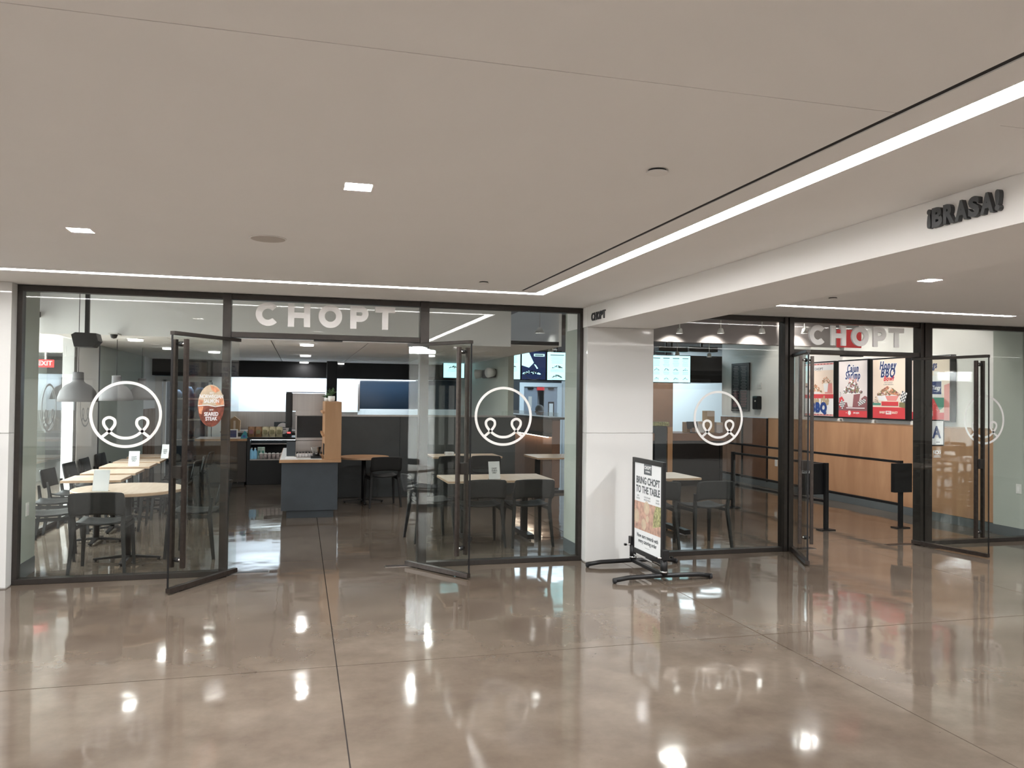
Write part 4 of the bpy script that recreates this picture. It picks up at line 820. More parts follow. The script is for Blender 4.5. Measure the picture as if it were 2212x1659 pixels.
for s, fy in ((1, .02), (-1, -.02)):
    yy = s*(W/2-.03); MB().box(-.03, .03, yy-.03+s*.045, yy+.03+s*.045, .19, zb_+.14, BLACK, .006).build('upright_bracket', t)
    b = MB().tube([(0, yy+s*.03, .05), (0, yy+s*.03, .2)], .032, BLACK, 16)
    b.tube([(0, yy+s*.03, .075+.014*k) for k in range(2)], .036, CHROME, 12); sp_ = b.build('spring_post', t)
    fb_ = MB().tube([(-.47, yy+s*.03, .028), (-.34, yy+s*.03, .045), (0, yy+s*.03, .05), (.34, yy+s*.03, .045), (.46, yy+s*.03, .028)], .021, BLACK, 12); fb = fb_.build('foot_bar', t)
    for q in (-.47, .46): MB().tube([(q-.012, yy+s*.03, .024), (q+.012, yy+s*.03, .024)], .024, MBLACK, 12).build('rubber_foot', fb)
    b = MB(); b.tube([(-.07, yy+s*.03, .205), (.07, yy+s*.03, .205)], .007, CHROME, 8); b.box(-.09, -.07, yy+s*.03-.012, yy+s*.03+.012, .195, .215, BLACK); b.box(.07, .09, yy+s*.03-.012, yy+s*.03+.012, .195, .215, BLACK); b.build('wing_bolt', sp_)
MB().box(-.02, .02, -W/2, W/2, .035, .065, BLACK, .004).build('base_bar', t); MB().box(-.012, .012, -W/2, W/2, zb_-.035, zb_-.02, CHROME, .002).build('support_bar', t)
# ------------------------------------------------------------------ kiosk island
YI = 10.80
xi0, xi1 = P(603, 1000, 1, YI).x, P(737, 1000, 1, YI).x; zi = P(670, 993, 1, YI).z
t = thing('kiosk_island', 'dark slate island with tan top and tall tan end panel', 'counter', (0, 0, 0)); DI = 2.4
MB().box(xi0+.03, xi1-.04, YI+.03, YI+DI, .10, zi-.04, NAVY, .003).build('body', t); MB().box(xi0+.10, xi1-.09, YI+.07, YI+DI-.05, 0, .10, NAVY).build('plinth', t)
MB().box(xi0, xi1, YI, YI+DI+.02, zi-.04, zi, TAN, .003).build('worktop', t)
MB().box(xi0+.01, xi1-.01-.24, YI+.005, YI+DI, zi+.0002, zi+.003, PLATE).build('worktop_inlay', t)
xp0, xp1 = P(702, 900, 1, YI+.02).x, P(738, 900, 1, YI+.02).x; zp = P(720, 868, 1, YI+.02).z
MB().box(xp0, xp1, YI+.02, YI+1.3, zi+.001, zp, TAN, .003).build('end_panel', t)
MB().box(xp0-.03, xp0-.001, YI+.05, YI+1.2, zp-.16, zp-.13, TAN).build('ledge', t); MB().box(xp0-.03, xp0-.001, YI+.05, YI+1.2, zi+.30, zi+.33, TAN).build('ledge', t); MB().box(xp0-.012, xp0-.001, YI+.06, YI+.3, zi+.06, zi+.2, BLACK).build('socket_panel', t)
# drink dispenser
YD = 12.0; xd0, xd1 = P(617, 900, 1, YD).x, P(702, 900, 1, YD).x; zd1 = P(650, 849, 1, YD).z
t = thing('drink_dispenser', 'tall stainless and black drink dispenser on the kiosk island', 'dispenser', ((xd0+xd1)/2, YD, zi+.003)); hw = (xd1-xd0)/2; hd = zd1-zi
MB().box(-hw, -hw+.09, -.05, .45, hd*.42, hd, BLACK, .02).build('side_casing', t)
MB().box(-hw+.092, hw, 0, .45, hd*.70, hd-.01, STEEL, .004).box(-hw+.14, hw, 0.001, .45, hd*.625, hd*.72, STEEL).build('upper_casing', t); MB().box(-hw+.14, hw, .03, .45, hd*.21, hd*.62, STEEL).build('casing', t)
MB().box(-hw+.16, hw-.01, .018, .029, hd*.255, hd*.615, MBLACK).build('dispense_panel', t)
MB().box(-hw+.14, hw, .0, .45, .02, hd*.205, STEEL, .004).build('lower_casing', t); MB().box(-hw-.0, hw, -.05, .45, hd+.0005, hd+.012, BLACK).build('lid', t); MB().box(-hw+.13, hw, -.12, .2, .0, .019, BLACK, .003).build('drip_tray', t)
# items on island
z_ = zi+.0032
def simple(name, label, cat, loc, parts, rz=0, group=None):
    t = thing(name, label, cat, loc, rz, group)
    for pn, b in parts: b.build(pn, t)
    return t
x = P(640, 980, 1, YI+.5).x; simple('napkin_box', 'black box of napkins on the kiosk island', 'box', (P(629, 960, 1, 11.5).x, 11.5, z_), [('body', MB().box(-.06, .06, -.08, .08, 0, .2, NAVY, .006)), ('rim', MB().box(-.065, .065, -.085, .085, .2, .215, BLACK, .004))])
b = MB()
for i in range(9): b.tube([(-.16+.04*i, -.1, .01), (-.16+.04*i, -.1, .07), (-.16+.04*i, .1, .07), (-.16+.04*i, .1, .01)], .004, STEEL, 6)
simple('wire_rack', 'wire rack of lids on the kiosk island', 'rack', (P(665, 980, 1, YI+.35).x, YI+.4, z_), [('wire', b), ('base', MB().box(-.18, .18, -.11, .11, 0, .01, STEEL)), ('lid_stack', MB().box(-.14, .14, -.08, .08, .011, .05, LGREY, .01))])
simple('cutlery_bucket', 'small steel bucket on the kiosk island beside the end panel', 'bucket', (P(683, 975, 1, YI+.2).x, YI+.22, z_), [('bucket', MB().lathe([(.045, .03), (.062, .15), (.066, .155), (.058, .15), (.042, .035)], STEEL, 20)), ('stand', MB().box(-.07, .07, -.06, .06, 0, .028, BLACK, .004)), ('handle', MB().tube([(-.066, 0, .155), (-.05, 0, .10), (0, -.066, .06), (.05, 0, .1), (.066, 0, .155)], .004, CHROME, 8))])
simple('receipt_tray', 'flat grey tray of leaflets on the kiosk island front', 'tray', (P(628, 990, 1, YI+.1).x, YI+.14, z_), [('tray', MB().box(-.09, .09, -.06, .06, 0, .01, LGREY, .003)), ('leaflets', MB().box(-.07, .07, -.05, .05, .0105, .022, PAPER))])
def plant(x, y, z, r, h, label, seed):
    random.seed(seed); t = thing('potted_plant', label, 'plant', (x, y, z)); MB().lathe([(0, 0), (r*.8, 0), (r, .02), (r, h*.95), (r*.9, h), (r*.85, h-.01), (0, h-.012)], POT, 20).build('pot', t)
    b = MB(); s_ = MB()
    for i in range(26):
        a = random.random()*6.28; el = random.uniform(.3, 1.45); L_ = random.uniform(.6, 1)*r*2.5; d = Vector((math.cos(a)*math.cos(el), math.sin(a)*math.cos(el), math.sin(el))); p0 = Vector((0, 0, h)); p1 = p0+d*L_
        s_.tube([p0, p0+d*L_*.5+Vector((0, 0, .01)), p1], .0018, LEAF, 5)
        for k in range(4):
            q = p0+d*L_*(.45+.18*k); n_ = Vector((random.uniform(-1, 1), random.uniform(-1, 1), random.uniform(-.2, .8))).normalized(); sd = n_.cross(d).normalized() if n_.cross(d).length > .01 else Vector((1, 0, 0)); l = r*.42
            b.add([q, q+n_*l*.5+sd*l*.3, q+n_*l, q+n_*l*.5-sd*l*.3], [(0, 1, 2, 3)], LEAF); 
    f = b.build('leaves', t); f['kind'] = 'stuff'; s_.build('stems', t)
q = P(716, 866, 1, YI+.25); plant(P(716, 866, 1, YI+.35).x, YI+.35, zp+.001, .046, .075, 'larger leafy plant in a white pot on top of the wood panel', 5)
plant(P(698, 866, 1, YI+.5).x+.05, YI+.75, zp+.001, .03, .05, 'smaller plant in a pot at the left edge of the wood panel', 9)
# ------------------------------------------------------------------ back service: cooler, front counter
YCo = 15.0; xc0, xc1 = P(533, 1000, 1, YCo).x, P(615, 1000, 1, YCo).x+.25; zc1 = P(560, 950, 1, YCo).z
t = thing('open_cooler', 'black open front cooler with drinks on its shelf', 'cooler', (0, YCo, 0))
zs = P(560, 992, 1, YCo).z; zm = P(560, 962, 1, YCo).z
MB().box(xc0, xc1, 0, .8, 0, zs-.02, BLACK, .004).build('base', t); MB().box(xc0, xc0+.05, 0, .8, zs-.02, zc1, BLACK).build('side_panel', t); MB().box(xc1-.05, xc1, 0, .8, zs-.02, zc1, BLACK).build('side_panel', t)
MB().box(xc0+.05, xc1-.05, .6, .8, zs-.02, zc1, MBLACK).build('back_panel', t); MB().box(xc0+.0, xc1-.0, 0, .8, zc1, zc1+.04, BLACK, .003).build('top', t); MB().box(xc0+.05, xc1-.05, .02, .6, zs-.02, zs, STEEL).build('shelf', t); MB().box(xc0+.05, xc1-.05, .3, .6, zm, zm+.015, STEEL).build('shelf', t)
MB().box(xc0+.06, xc1-.06, .28, .3, zc1-.02, zc1-.005, LEDC).build('led_bar', t)
xs = P(540, 985, 1, YCo+.1).x
for i in range(2):
    simple('water_bottle', ['blue water bottle at the left end of the cooler shelf', 'second blue water bottle on the cooler shelf'][i], 'bottle', (P(543+8*i, 985, 1, YCo+.1).x, YCo+.1, zs), [('bottle', MB().lathe([(0, 0), (.032, 0), (.034, .05), (.033, .13), (.015, .17), (.014, .18)], BOTB, 16)), ('cap', MB().lathe([(0, .18), (.017, .18), (.017, .2), (0, .2)], PLATE, 12))])
    simple('milk_carton', ['left pale carton at the back of the cooler shelf', 'right pale carton at the back of the cooler shelf'][i], 'carton', (P(560+8*i, 985, 1, YCo+.25).x, YCo+.27, zs), [('carton', MB().box(-.032, .032, -.03, .03, 0, .2, MILK, .004)), ('label', MB().box(-.02, .02, -.0312, -.0302, .05, .14, GREENP))])
for i in range(6):
    simple('yogurt_cup', '%s small milky cup with a pale lid on the cooler shelf' % ('leftmost', 'second', 'third', 'fourth', 'fifth', 'rightmost')[i], 'cup', (P(564+9*i, 985, 1, YCo+.08).x, YCo+.08, zs), [('cup', MB().lathe([(0, 0), (.028, 0), (.036, .09)], CUPM, 16)), ('lid', MB().lathe([(0, .11), (.02, .108), (.038, .095), (.038, .09), (0, .09)], PLATE, 16))])
zt2 = zc1+.041
for i in range(5):
    x = P(543+15*i, 945, 1, YCo+.15).x; mt = (BAGB, BAGB, BAGY, BAGY, BAGY)[i]
    b = MB(); vs = []; fs = []; n = 8
    for r in range(7):
        z = .19*r/6; w_ = .062*(1-.08*math.sin(r*1.3)); th = .03*math.sin(math.pi*min(max(r/6, .02), .98))+.002
        for k in range(n): a = 2*math.pi*k/n; vs.append((w_*math.cos(a), th*math.sin(a)+.02*z, z))
    for r in range(6):
        for k in range(n): fs.append((r*n+k, r*n+(k+1) % n, (r+1)*n+(k+1) % n, (r+1)*n+k))
    b.add(vs, fs, mt, True)
    simple('chip_bag', ['brown snack bag at the left end of the cooler top', 'second brown snack bag on the cooler top', 'cream snack bag in the middle of the cooler top', 'cream snack bag, fourth on the cooler top', 'cream snack bag at the right end of the cooler top'][i], 'bag', (x, YCo+.15, zt2), [('pouch', b), ('front_label', MB().box(-.035, .035, -.034, -.0325, .06, .13, OLIVE if i else MAROON))])
# left counter with cards
xa0, xa1 = P(478, 1000, 1, YCo).x-.45, P(533, 1000, 1, YCo).x-.003; za1 = P(510, 948, 1, YCo).z
t = thing('service_counter', 'dark brown counter with pale wood top left of the cooler', 'counter', (0, YCo, 0)); MB().box(xa0+.02, xa1-.01, .03, .75, .05, za1-.04, DKBROWN, .003).build('body', t); MB().box(xa0, xa1, 0, .78, za1-.04, za1, TAN, .003).build('worktop', t); MB().box(xa0+.05, xa1-.04, .07, .7, 0, .05, BLACK).build('plinth', t)
simple('framed_card', 'small framed dark card on the pale counter top', 'card', (P(503, 940, 1, YCo+.1).x, YCo+.1, za1), [('frame', MB().box(-.085, .085, -.006, .006, 0, .17, PAPER, .002)), ('face', MB().box(-.062, .062, -.0075, -.0061, .02, .15, NAVYI))])
simple('teal_bag', 'teal pouch leaning beside the framed card', 'bag', (P(527, 942, 1, YCo+.12).x, YCo+.12, za1), [('pouch', MB().prism([(-.06, 0), (.06, 0), (.05, .11), (.01, .14), (-.04, .06)], -.02, .02, TEALM, MF)), ('label', MB().box(-.02, .03, -.0215, -.0202, .02, .06, BLUEI))])
simple('kraft_box', 'brown cardboard gable box on the kitchen counter', 'box', (P(507, 925, 1, 16.7).x, 16.7, .901), [('box', MB().prism([(-.10, 0), (.10, 0), (.11, .2), (.0, .29), (-.11, .2)], -.06, .06, KRAFT, MF)), ('tape', MB().box(-.02, .02, -.0615, -.0605, .02, .2, CREAM))])
q = P(611, 930, 1, 15.3); simple('promo_board', 'dark board with a pale round badge by the register', 'sign', (q.x, 15.35, zt2), [('board', MB().box(-.16, .16, -.01, .01, 0, .27, NAVY, .003)), ('badge', MB().disc((0, .15), .105, .0102, .0115, LGREY, M=MF).box(-.07, .07, .160, .175, .0116, .012, INK, M=MF).box(-.055, .055, .125, .143, .0116, .012, INK, M=MF))])
q = P(624, 935, 1, 15.1); simple('scanner', 'black scanner with a red light beside the register', 'scanner', (q.x, 15.12, zt2), [('body', MB().box(-.035, .035, -.03, .03, 0, .10, BLACK, .008)), ('window', MB().box(-.03, .03, -.032, -.0302, .07, .095, REDE)), ('foot', MB().disc((0, 0), .05, 0, .012, BLACK))])
# emergency light on sage wall, left facing
q = P(1060, 806, 0, 3.40); t = thing('emergency_light', 'beige twin head emergency light on the sage wall', 'light', (3.3995, q.y, q.z)); MB().box(-.07, 0, -.42, .42, -.09, .07, GREYP, .02).build('housing', t)
for s in (-1, 1): MB().tube([(-.06, s*.45, 0), (-.17, s*.52, -.01)], [.07, .09], PLATE, 16).build('lamp_head', t)
# menu screens
YM = 15.0
def screen(px0, px1, pyt, pyb, label, draw, y=YM):
    a, c = P(px0, pyt, 1, y), P(px1, pyb, 1, y); W = c.x-a.x; H = a.z-c.z
    t = thing('menu_screen', label, 'screen', ((a.x+c.x)/2, y, (a.z+c.z)/2)); MB().box(-W/2, W/2, 0, .05, -H/2, H/2, BLACK, .004).build('bezel', t)
    b = MB(); draw(b, T(0, -.001, 0) @ MF, W-.03, H-.03); b.build('display', t); MB().bar((0, .03, H/2), (0, .03, 3.0-(a.z+c.z)/2), .03, .03, BLACK).build('ceiling_mount', t); return t
def s_menu(cols, rows):
    def f(b, M, W, H):
        b.box(-W/2, W/2, -H/2, H/2, 0, .0006, SCR, M=M)
        for c in range(cols):
            cx = -W/2+W*(c+.5)/cols; lines(b, cx, H*.40, W/cols*.7, 1, .02, SCRI, M, .014, .0007, .1); lines(b, cx, H*.34, W/cols*.7, 6, .025, INKL, M, .004, .0007)
            for r in range(rows): mound(b, M, cx, -H*.06-r*H*.34, W/cols*.5, H*.10, [SCRI, GREENP, BROWNP, PAPER], 22, .0008); lines(b, cx, -H*.12-r*H*.34, W/cols*.7, 3, .022, INKL, M, .004, .0007)
    return f
def s_pic(b, M, W, H):
    b.box(-W/2, W/2, -H/2, H/2, 0, .0006, SCRD, M=M); b.prism([(-W*.5, H*.42), (-W*.2, H*.45), (W*.0, H*.1), (-W*.2, -H*.08), (-W*.5, -.0)], .0007, .001, SCR, M); b.prism([(W*.0, H*.05), (W*.08, H*.03), (W*.18, -H*.1), (W*.13, -H*.12)], .0007, .001, SCR, M)
    b.box(0, W*.45, H*.33, H*.42, .0007, .001, SCR, M=M); lines(b, W*.22, H*.375, W*.36, 1, .01, SCRI, M, .02, .0011, 0); mound(b, M, -W*.1, -H*.3, W*.7, H*.14, [SCR, NAVYI, INKL], 40, .001); b.ribbon(arc(0, -H*.1, W*.46, 200, 340, 20), .01, .0008, .0012, INKL, M=M)
screen(1085, 1125, 757, 821, 'light blue menu screen at the left of the menu row, partly behind the sage wall', s_menu(1, 1)); screen(1126, 1180, 757, 822, 'dark picture menu screen second in the menu row', s_pic); screen(1181, 1226, 759, 823, 'light blue menu screen left of the pillar strip', s_menu(1, 2))
screen(1386, 1492, 765, 828, 'wide light blue menu screen right of the pillar', s_menu(5, 2))
screen(957, 1004, 766, 818, 'small light blue menu screen seen over the charcoal wall', s_menu(1, 1), 16.2)
# kitchen double door far
YK = 22.0; a = P(1122, 826, 1, YK); c = P(1213, 826, 1, YK); t = struct('door_6', 'white framed pair of grey swing doors in the kitchen', ((a.x+c.x)/2, YK, 0), 'door'); hw = (c.x-a.x)/2; zt = a.z
KF = mat('kitchen door frame white', (.75, .85, .92), .5); KD = mat('kitchen door grey', (.30, .35, .42), .4)
for s in (-1, 1): MB().box(s*hw-s*.13, s*hw, -.05, .05, 0, zt, KF).build('jamb', t)
MB().box(-hw+.13, hw-.13, -.05, .05, zt-.12, zt, KF).build('lintel', t)
MB().box(-hw+.14, -.08, .02, .06, .02, zt-.13, KD, .004).build('door_leaf', t); MB().box(.12, hw-.14, .02, .06, .02, zt-.13, KD, .004).build('door_leaf', t); MB().box(-.079, .119, .5, .52, 0, zt-.13, KWHITE).build('inner_wall', t)
MB().box(-hw+.28, -hw+.38, .012, .019, zt-.75, zt-.40, PLATE).build('door_window', t); MB().box(hw-.40, hw-.22, .012, .019, zt-1.0, zt-.55, BLACK).build('door_window', t); MB().box(hw-.37, hw-.25, .008, .011, zt-.98, zt-.6, KWHITE).build('window_pane', t)
for s in (-1, 1): MB().box(s*hw-s*.33-.08, s*hw-s*.33+.08, -.06, .012, zt-.19, zt-.14, BLACK, .004).build('door_closer', t)
MB().box(-.12, .10, -.06, -.02, zt-.22, zt-.13, REDG).build('exit_box', t)
wk = struct('wall_kitchen', 'kitchen rear wall beyond the menu screens', (0, 0, 0), 'wall')
MB().box(3.6, (a.x+c.x)/2-hw-.001, YK, YK+.1, 0, 3, NAVY).build('wall_panel', wk); MB().box((a.x+c.x)/2+hw+.001, 14, YK, YK+.1, 0, 3, KWHITE).build('wall_panel', wk); MB().box(3.6, 14, YK, YK+.1, 3.0, 3.1, KWHITE).build('wall_panel', wk); MB().box((a.x+c.x)/2-hw, (a.x+c.x)/2+hw, YK, YK+.1, zt+.001, 3, NAVY).build('wall_panel', wk)
MB().box(11.6, 11.7, 14.9, 22, 0, 3, KWHITE).build('wall_panel', wk); MB().box(3.5, 14, 24.9, 25, 0, 3, KWHITE).build('wall_panel', wk)
# service line on the serving side: brown counter with led, hood, white alcove, boxes
q0, q1 = P(1452, 940, 1, 13.6), P(1566, 940, 1, 13.6); zq = P(1500, 936, 1, 13.6).z; zq0 = P(1500, 952, 1, 13.6).z
t = thing('pay_counter', 'black counter with a brown top band behind the railing', 'counter', (0, 13.6, 0)); xq0 = P(1395, 940, 1, 13.6).x
MB().box(xq0+.02, q1.x-.03, .03, .8, .02, zq0-.001, BLACK, .003).build('body', t); MB().box(xq0, q1.x, 0, .85, zq0, zq, BROWN, .003).build('top_band', t); MB().box(xq0+.05, q1.x-.05, .05, .78, 0, .02, MBLACK).build('plinth', t); MB().box(q0.x-.10, q0.x-.0, -.02, .3, 0, zq+.12, TAN, .003).build('end_panel', t); MB().box(q0.x-.36, q0.x-.12, -.02, .3, .0, zq+.13, NAVY, .003).build('side_cabinet', t); 
xs0, xs1 = 3.56, 5.35
t = thing('serving_counter', 'brown serving counter with a warm light strip, behind the tables left of the pillar', 'counter', (0, 0, 0))
MB().box(4.35, 4.50, 13.5, 19.5, .02, 1.24, BROWN, .004).build('body', t); MB().box(4.28, 4.62, 13.45, 19.6, 1.24, 1.28, DKBROWN, .003).build('top', t); MB().box(4.26, 4.349, 13.5, 19.5, .93, .99, DKBROWN).build('tray_ledge', t); MB().box(4.27, 4.30, 13.55, 19.5, .915, .929, LED).build('led_strip', t); MB().box(4.36, 4.49, 13.52, 19.4, 0, .02, BLACK).build('plinth', t); MB().box(4.46, 4.468, 13.5, 19.5, 1.281, 1.36, GLASS2).build('sneeze_guard', t)
h0, h1 = P(1487, 768, 1, 15.2), P(1560, 824, 1, 15.2); t = thing('kitchen_hood', 'brown box hood behind the wide menu screen', 'hood', (0, 15.2, 0)); MB().box(h0.x-1.2, h1.x, 0, .8, h1.z, h0.z, DKBROWN, .004).build('casing', t); MB().box(h0.x-1.2, h1.x+.01, -.01, .8, h1.z-.03, h1.z-.0005, BLACK).build('lip', t)
a, c = P(1454, 826, 1, 17.6), P(1562, 935, 1, 17.6); t = struct('wall_alcove', 'bright white kitchen alcove behind the pay counter', (0, 17.6, 0), 'wall'); MB().box(a.x, 11.5, 0, .1, 0, 2.99, KWHITE).build('wall_panel', t); MB().box(a.x-2.2, a.x-.002, 0, .1, 0, 2.6, BROWN).build('wall_panel', t)
for i, (px, w_, h_, m_, lb) in enumerate(((1530, .16, .42, KRAFT, 'tall upright cardboard box on the pay counter'), (1510, .14, .22, PAPER, 'white box left of the tall cardboard box on the pay counter'), (1549, .14, .20, LGREY, 'grey box at the right end of the pay counter'), (1485, .12, .2, KRAFT, 'low cardboard box at the left of the pay counter'))):
    simple('counter_box', lb, 'box', (P(px, 920, 1, 14.0).x, 14.0, zq), [('box', MB().box(-w_/2, w_/2, -.1, .1, 0, h_, m_, .006)), ('flap', MB().box(-w_/2, w_/2, -.102, -.1005, h_*.75, h_-.01, CREAM))])
simple('register', 'black card register on the pay counter', 'register', (P(1497, 930, 1, 13.75).x, 13.75, zq), [('screen', MB().box(-.11, .11, -.02, .0, .08, .22, BLACK, .006, M=Matrix.Rotation(-.3, 4, 'X'))), ('stand', MB().box(-.03, .03, -.02, .06, 0, .1, STEEL)), ('keypad', MB().box(-.09, .0, -.12, -.04, 0, .02, MBLACK, .004))])
simple('salad_tub', 'clear tub of green salad on the black cabinet', 'tub', (P(1430, 905, 1, 13.7).x, 13.72, zq+.131), [('greens', MB().box(-.2, .13, -.07, .09, .001, .08, SALADM, .02)), ('tub', MB().box(-.22, .15, -.08, .1, 0, .11, GLASS2))])
# bulkhead right, lit by track lights
YR = 11.0; za = P(1600, 743, 1, YR).z; t = struct('trim_8', 'grey soffit of the second storefront lit by track spotlights', (0, 0, 0), 'bulkhead'); xr1 = P(1912, 750, 1, YR).x; MB().box(3.9, xr1, YR, YR+.15, za, 3.0, GREYD).build('bulkhead', t)
def track(px, py, y, label, lit=True, head=.05, sp=0):
    p = P(px, py, 1, y); t = thing('track_spotlight', label, 'light', (p.x, y, p.z)); up = 2.999-p.z
    MB().tube([(0, 0, .03), (0, 0, up)], .008, WPAINT, 8).build('stem', t); MB().box(-.05, .05, -.02, .02, up-.05, up-.002, WPAINT, .003).build('track_adapter', t)
    MB().lathe([(.02, .05), (.035, .04), (head, -.03), (head*.94, -.03), (.028, .03)], PLATE, 20).build('lamp_shade', t); MB().lathe([(0, -.02), (head*.9, -.02)], EMD, 20).build('lamp_lens', t)
    if lit: lamp('spot', 'SPOT', (p.x, y, p.z-.04), sp or 22, WARM, target=(p.x, y+.28, p.z-(.30 if sp else .7)), spot=95)
    return t
for i, px in enumerate((1468, 1557, 1646, 1738)): track(px, 716, YR-.28, '%s white track spotlight washing the grey soffit right of the pillar' % ('first', 'second', 'third', 'fourth')[i], sp=24)
track(1157, 753, 13.4, 'glowing track spotlight above the picture menu screen'); track(1190, 757, 13.9, 'track spotlight above the right menu screen of the left group'); track(1166, 715, 10.5, 'grey track spotlight high behind the glass left of the pillar', False, .07)
track(1463, 765, 14.2, 'track spotlight above the wide menu screen'); track(1532, 768, 14.2, 'track spotlight in front of the brown hood')
for i, y in enumerate((8.9, 10.0, 10.9, 11.6, 12.6)): lamp('poster_spot', 'SPOT', (7.2, y, 2.93), 31, WARM, target=(8.45, y-.1, 1.75), spot=85)
# ducts on the exposed ceiling
t = thing('air_duct', 'wrapped grey air duct on the exposed ceiling', 'duct', (5.2, 11.9, 2.78)); MB().tube([(-1.6, 0, 0), (0, .05, 0), (3.0, 0, 0)], .16, GREYD, 20).build('duct', t); MB().tube([(-.02, .05, 0), (.04, .05, 0)], .17, STEEL, 20).build('duct_band', t)
for px, py, lb in ((1450, 757, 'left black speaker box under the ceiling over the wide screen'), (1515, 757, 'right black speaker box under the ceiling over the wide screen')):
    q = P(px, 755, 1, 14.7); simple('ceiling_box', lb, 'box', (q.x, 14.7, q.z), [('casing', MB().box(-.32, .32, -.1, .1, -.05, .05, BLACK, .01)), ('bracket', MB().box(-.02, .02, -.02, .02, .05, 2.998-q.z, BLACK))])
# red exit sign over second entrance
q = P(1834, 732, 1, 8.4); q0 = P(1808, 712, 1, 8.4); q1 = P(1860, 752, 1, 8.4); t = thing('exit_sign', 'red acrylic exit sign hanging behind the second shop sign', 'sign', (q.x, 8.4, q.z)); MB().box((q0.x-q1.x)/2, (q1.x-q0.x)/2, -.008, .008, (q1.z-q0.z)/2, (q0.z-q1.z)/2, REDG, .002).build('panel', t); MB().box(-.12, .12, -.03, .03, (q0.z-q1.z)/2, 2.998-q.z, PLATE).build('ceiling_canopy', t)
# ------------------------------------------------------------------ pendants, speaker, camera dome
for px, y, lb in ((168, 9.75, 'grey dome pendant nearest the left window'), (251, 11.3, 'grey dome pendant, middle one of three'), (306, 13.2, 'grey dome pendant, farthest of three, behind the circle decal')):
    p = P(px, 858, 1, y); top = 3.0 if y < BK else ZI
    t = thing('pendant_lamp', lb, 'lamp', (p.x, y, 1.52)); MB().lathe([(.205, 0), (.2, .05), (.178, .12), (.13, .18), (.075, .21), (.058, .23), (.055, .32), (.06, .325), (.05, .325), (.048, .23), (.12, .17), (.17, .11), (.195, 0)], GREYP, 36).build('lamp_shade', t)
    MB().tube([(0, 0, .32), (0, 0, top-1.52)], .0035, BLACK, 6).build('cord', t); MB().lathe([(0, .33), (.049, .33), (.049, .31), (0, .31)], GREYP, 16).build('lamp_cap', t); MB().lathe([(.0, .08), (.03, .09), (.035, .13), (.02, .2), (0, .2)], PLATE, 16).build('bulb', t)
q = P(188, 735, 1, 9.2); t = thing('wall_speaker', 'black wedge speaker hanging under the bulkhead at the left', 'speaker', (q.x, 9.2, q.z)); w_ = P(218, 735, 1, 9.2).x-P(160, 735, 1, 9.2).x
MB().prism([(-w_/2, .05), (-w_/2+.03, -.075), (w_*.3, -.075), (w_/2, -.01), (w_/2-.02, .07), (-w_*.35, .075)], -.1, .1, BLACK, MF).build('cabinet', t); MB().box(-.02, .02, -.02, .02, .07, 3.0-q.z-.001, BLACK).build('mount_bracket', t)
q = P(246, 727, 1, 9.9); t = thing('security_camera', 'small dome camera under the bulkhead', 'camera', (q.x, 9.9, 2.29)); MB().lathe([(0, -.05), (.03, -.04), (.04, -.01), (.04, 0)], BLACK, 18).build('dome', t); MB().box(-.05, .05, -.05, .149, .0, .015, PLATE, .003).build('mounting_plate', t)
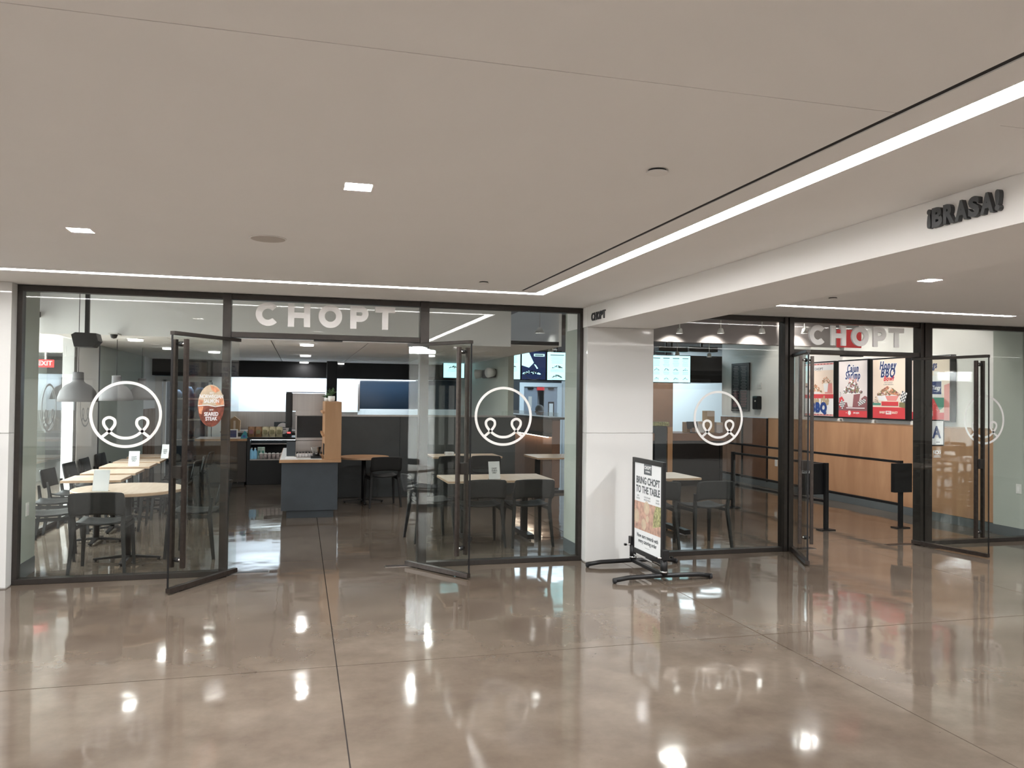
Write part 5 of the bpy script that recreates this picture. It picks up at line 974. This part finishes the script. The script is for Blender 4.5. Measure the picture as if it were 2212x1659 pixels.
# ------------------------------------------------------------------ worker with cap behind the low wall
def person():
    q = P(1165, 889, 1, 16.2); hx, hz = q.x, q.z; t = thing('person', 'worker in a grey cap and dark shirt bending behind the counter', 'person', (hx, 16.2, 0))
    me = bpy.data.meshes.new('body'); V = [(0, .55, .88), (0, .42, 1.02), (0, .22, hz-.20), (0, .09, hz-.12), (.09, .52, .84), (.10, .48, .48), (.10, .55, .06), (.10, .44, .03), (-.09, .52, .84), (-.10, .48, .48), (-.10, .55, .06), (-.10, .44, .03), (.17, .22, hz-.2), (.22, .12, hz-.42), (.14, -.10, hz-.46), (-.17, .22, hz-.2), (-.22, .12, hz-.42), (-.14, -.10, hz-.46), (0, .02, hz-.06)]
    E_ = [(0, 1), (1, 2), (2, 3), (0, 4), (4, 5), (5, 6), (6, 7), (0, 8), (8, 9), (9, 10), (10, 11), (2, 12), (12, 13), (13, 14), (2, 15), (15, 16), (16, 17), (3, 18)]
    R_ = [.14, .135, .12, .06, .09, .065, .045, .035, .09, .065, .045, .035, .06, .045, .032, .06, .045, .032, .05]
    me.from_pydata(V, E_, []); me.update(); o = bpy.data.objects.new('body', me); COL.objects.link(o); o.parent = t; me.materials.append(SHIRT)
    o.modifiers.new('s', 'SKIN'); 
    for sv, r in zip(me.skin_vertices[0].data, R_): sv.radius = (r, r)
    me.skin_vertices[0].data[0].use_root = True; o.modifiers.new('u', 'SUBSURF').levels = 1; o.modifiers['u'].render_levels = 1
    b = MB(); vs = []; fs = []; n = 20; m_ = 14
    for i in range(m_+1):
        th = math.pi*i/m_
        for k in range(n):
            a = 2*math.pi*k/n; x, y, z = .078*math.sin(th)*math.cos(a), .098*math.sin(th)*math.sin(a), .118*math.cos(th)
            if z < 0: x *= 1-.28*(z/.118)**2; y = y*(1-.12*(z/.118)**2)
            fr = -math.sin(a)
            if fr > .85 and abs(z+.015) < .025: y -= .022*(1-abs(math.cos(a))*3)          # nose
            if fr > .6 and .0 < z < .03 and .25 < abs(math.cos(a)) < .5: y += .008     # eye sockets
            vs.append((x, y, z))
    for i in range(m_):
        for k in range(n): fs.append((i*n+k, i*n+(k+1) % n, (i+1)*n+(k+1) % n, (i+1)*n+k)[::-1])
    M = T(0, 0, hz) @ Matrix.Rotation(.25, 4, 'X'); b.add(vs, fs, SKIN, True, M)
    for s in (-1, 1): b.lathe([(0, -.014), (.012, -.02), (.022, 0), (.012, .02), (0, .014)], SKIN, 10, (s*.078, 0, -.005), M)
    b.box(-.022, .022, -.096, -.085, -.058, -.050, STEAK, M=M); hd_ = b.build('head', t); b = MB()
    for s in (-1, 1): b.box(s*.03-.011, s*.03+.011, -.093, -.085, .008, .018, INK, M=M)
    b.build('eyes', t); b = MB()
    b.lathe([(.092, .03), (.094, .06), (.085, .10), (.055, .135), (0, .145)], CAPM, 24, M=M); b.prism([(-.07, -.08), (.07, -.08), (.06, -.15), (.03, -.175), (-.03, -.175), (-.06, -.15)], .035, .043, CAPM, M); b.build('cap', t)
    for s in (-1, 1):
        b = MB(); M = T(s*.13, -.12, hz-.47); b.box(-.035, .035, -.09, 0, -.012, .012, SKIN, .01, M=M)
        for k in range(4): L_ = (.06, .075, .07, .055)[k]; x = -.028+.0187*k; b.tube([M @ Vector((x, -.08, 0)), M @ Vector((x, -.08-L_*.5, .004)), M @ Vector((x, -.08-L_*.9, -.012))], [.009, .008, .006], SKIN, 8)
        b.tube([M @ Vector((-s*.03, -.03, 0)), M @ Vector((-s*.055, -.055, -.004)), M @ Vector((-s*.06, -.085, -.01))], [.011, .009, .007], SKIN, 8); b.build('hand', t)
    tag(hd_, None)
person()
# ------------------------------------------------------------------ hall behind the viewer (seen in reflections)
wo = struct('wall_opposite', 'opposite side of the hall behind the viewer', (0, 0, 0), 'wall')
MB().box(-13, 15.2, -8, -7.7, 0, ZC, WPAINT).build('wall_panel', wo); MB().box(-13.1, -13, -8, 7.5, 0, ZC, WPAINT).build('wall_panel', wo); MB().box(15, 15.2, -8, 7.5, 0, ZC, WPAINT).build('wall_panel', wo)
FILLP = mat('added fill glow', (.8, .8, .8), .4, emit=.5, ecol=(1, .97, .93))
MB().box(6.5, 14.5, -7.69, -7.5, .0, 2.4, DKBROWN).build('shop_front', wo)
for x0, x1 in ((-12, -8.6), (-8.4, -5.2), (-4.6, -1.6), (-1.4, 1.4), (1.6, 4.3), (7, 10.3), (10.5, 14)):  # glowing panels added opposite to brighten the ceiling and pillar, with black surrounds
    MB().box(x0, x1, -7.49, -7.45, .25, 1.95, FILLP).build('fill_panel', wo)
    MB().box(x0-.05, x1+.05, -7.60, -7.495, .2, 2.0, BLACK).build('window_frame', wo); MB().box(-5, 4.5, -7.69, -7.6, 0, 2.2, BROWN).build('shop_front', wo)
t = thing('opposite_sign', 'pale sign panel of the shop opposite, seen only as a reflection', 'sign', (11.6, -7.47, 2.18)); MB().box(-.9, .9, 0, .02, -.10, .10, PAPER).build('panel', t)
b = MB(); b.text('BOWLS & SALADS', .14, INK, T(0, .021, 0) @ Matrix(((-1, 0, 0, 0), (0, 0, 1, 0), (0, 1, 0, 0), (0, 0, 0, 1))), offset=.003); b.build('lettering', t)
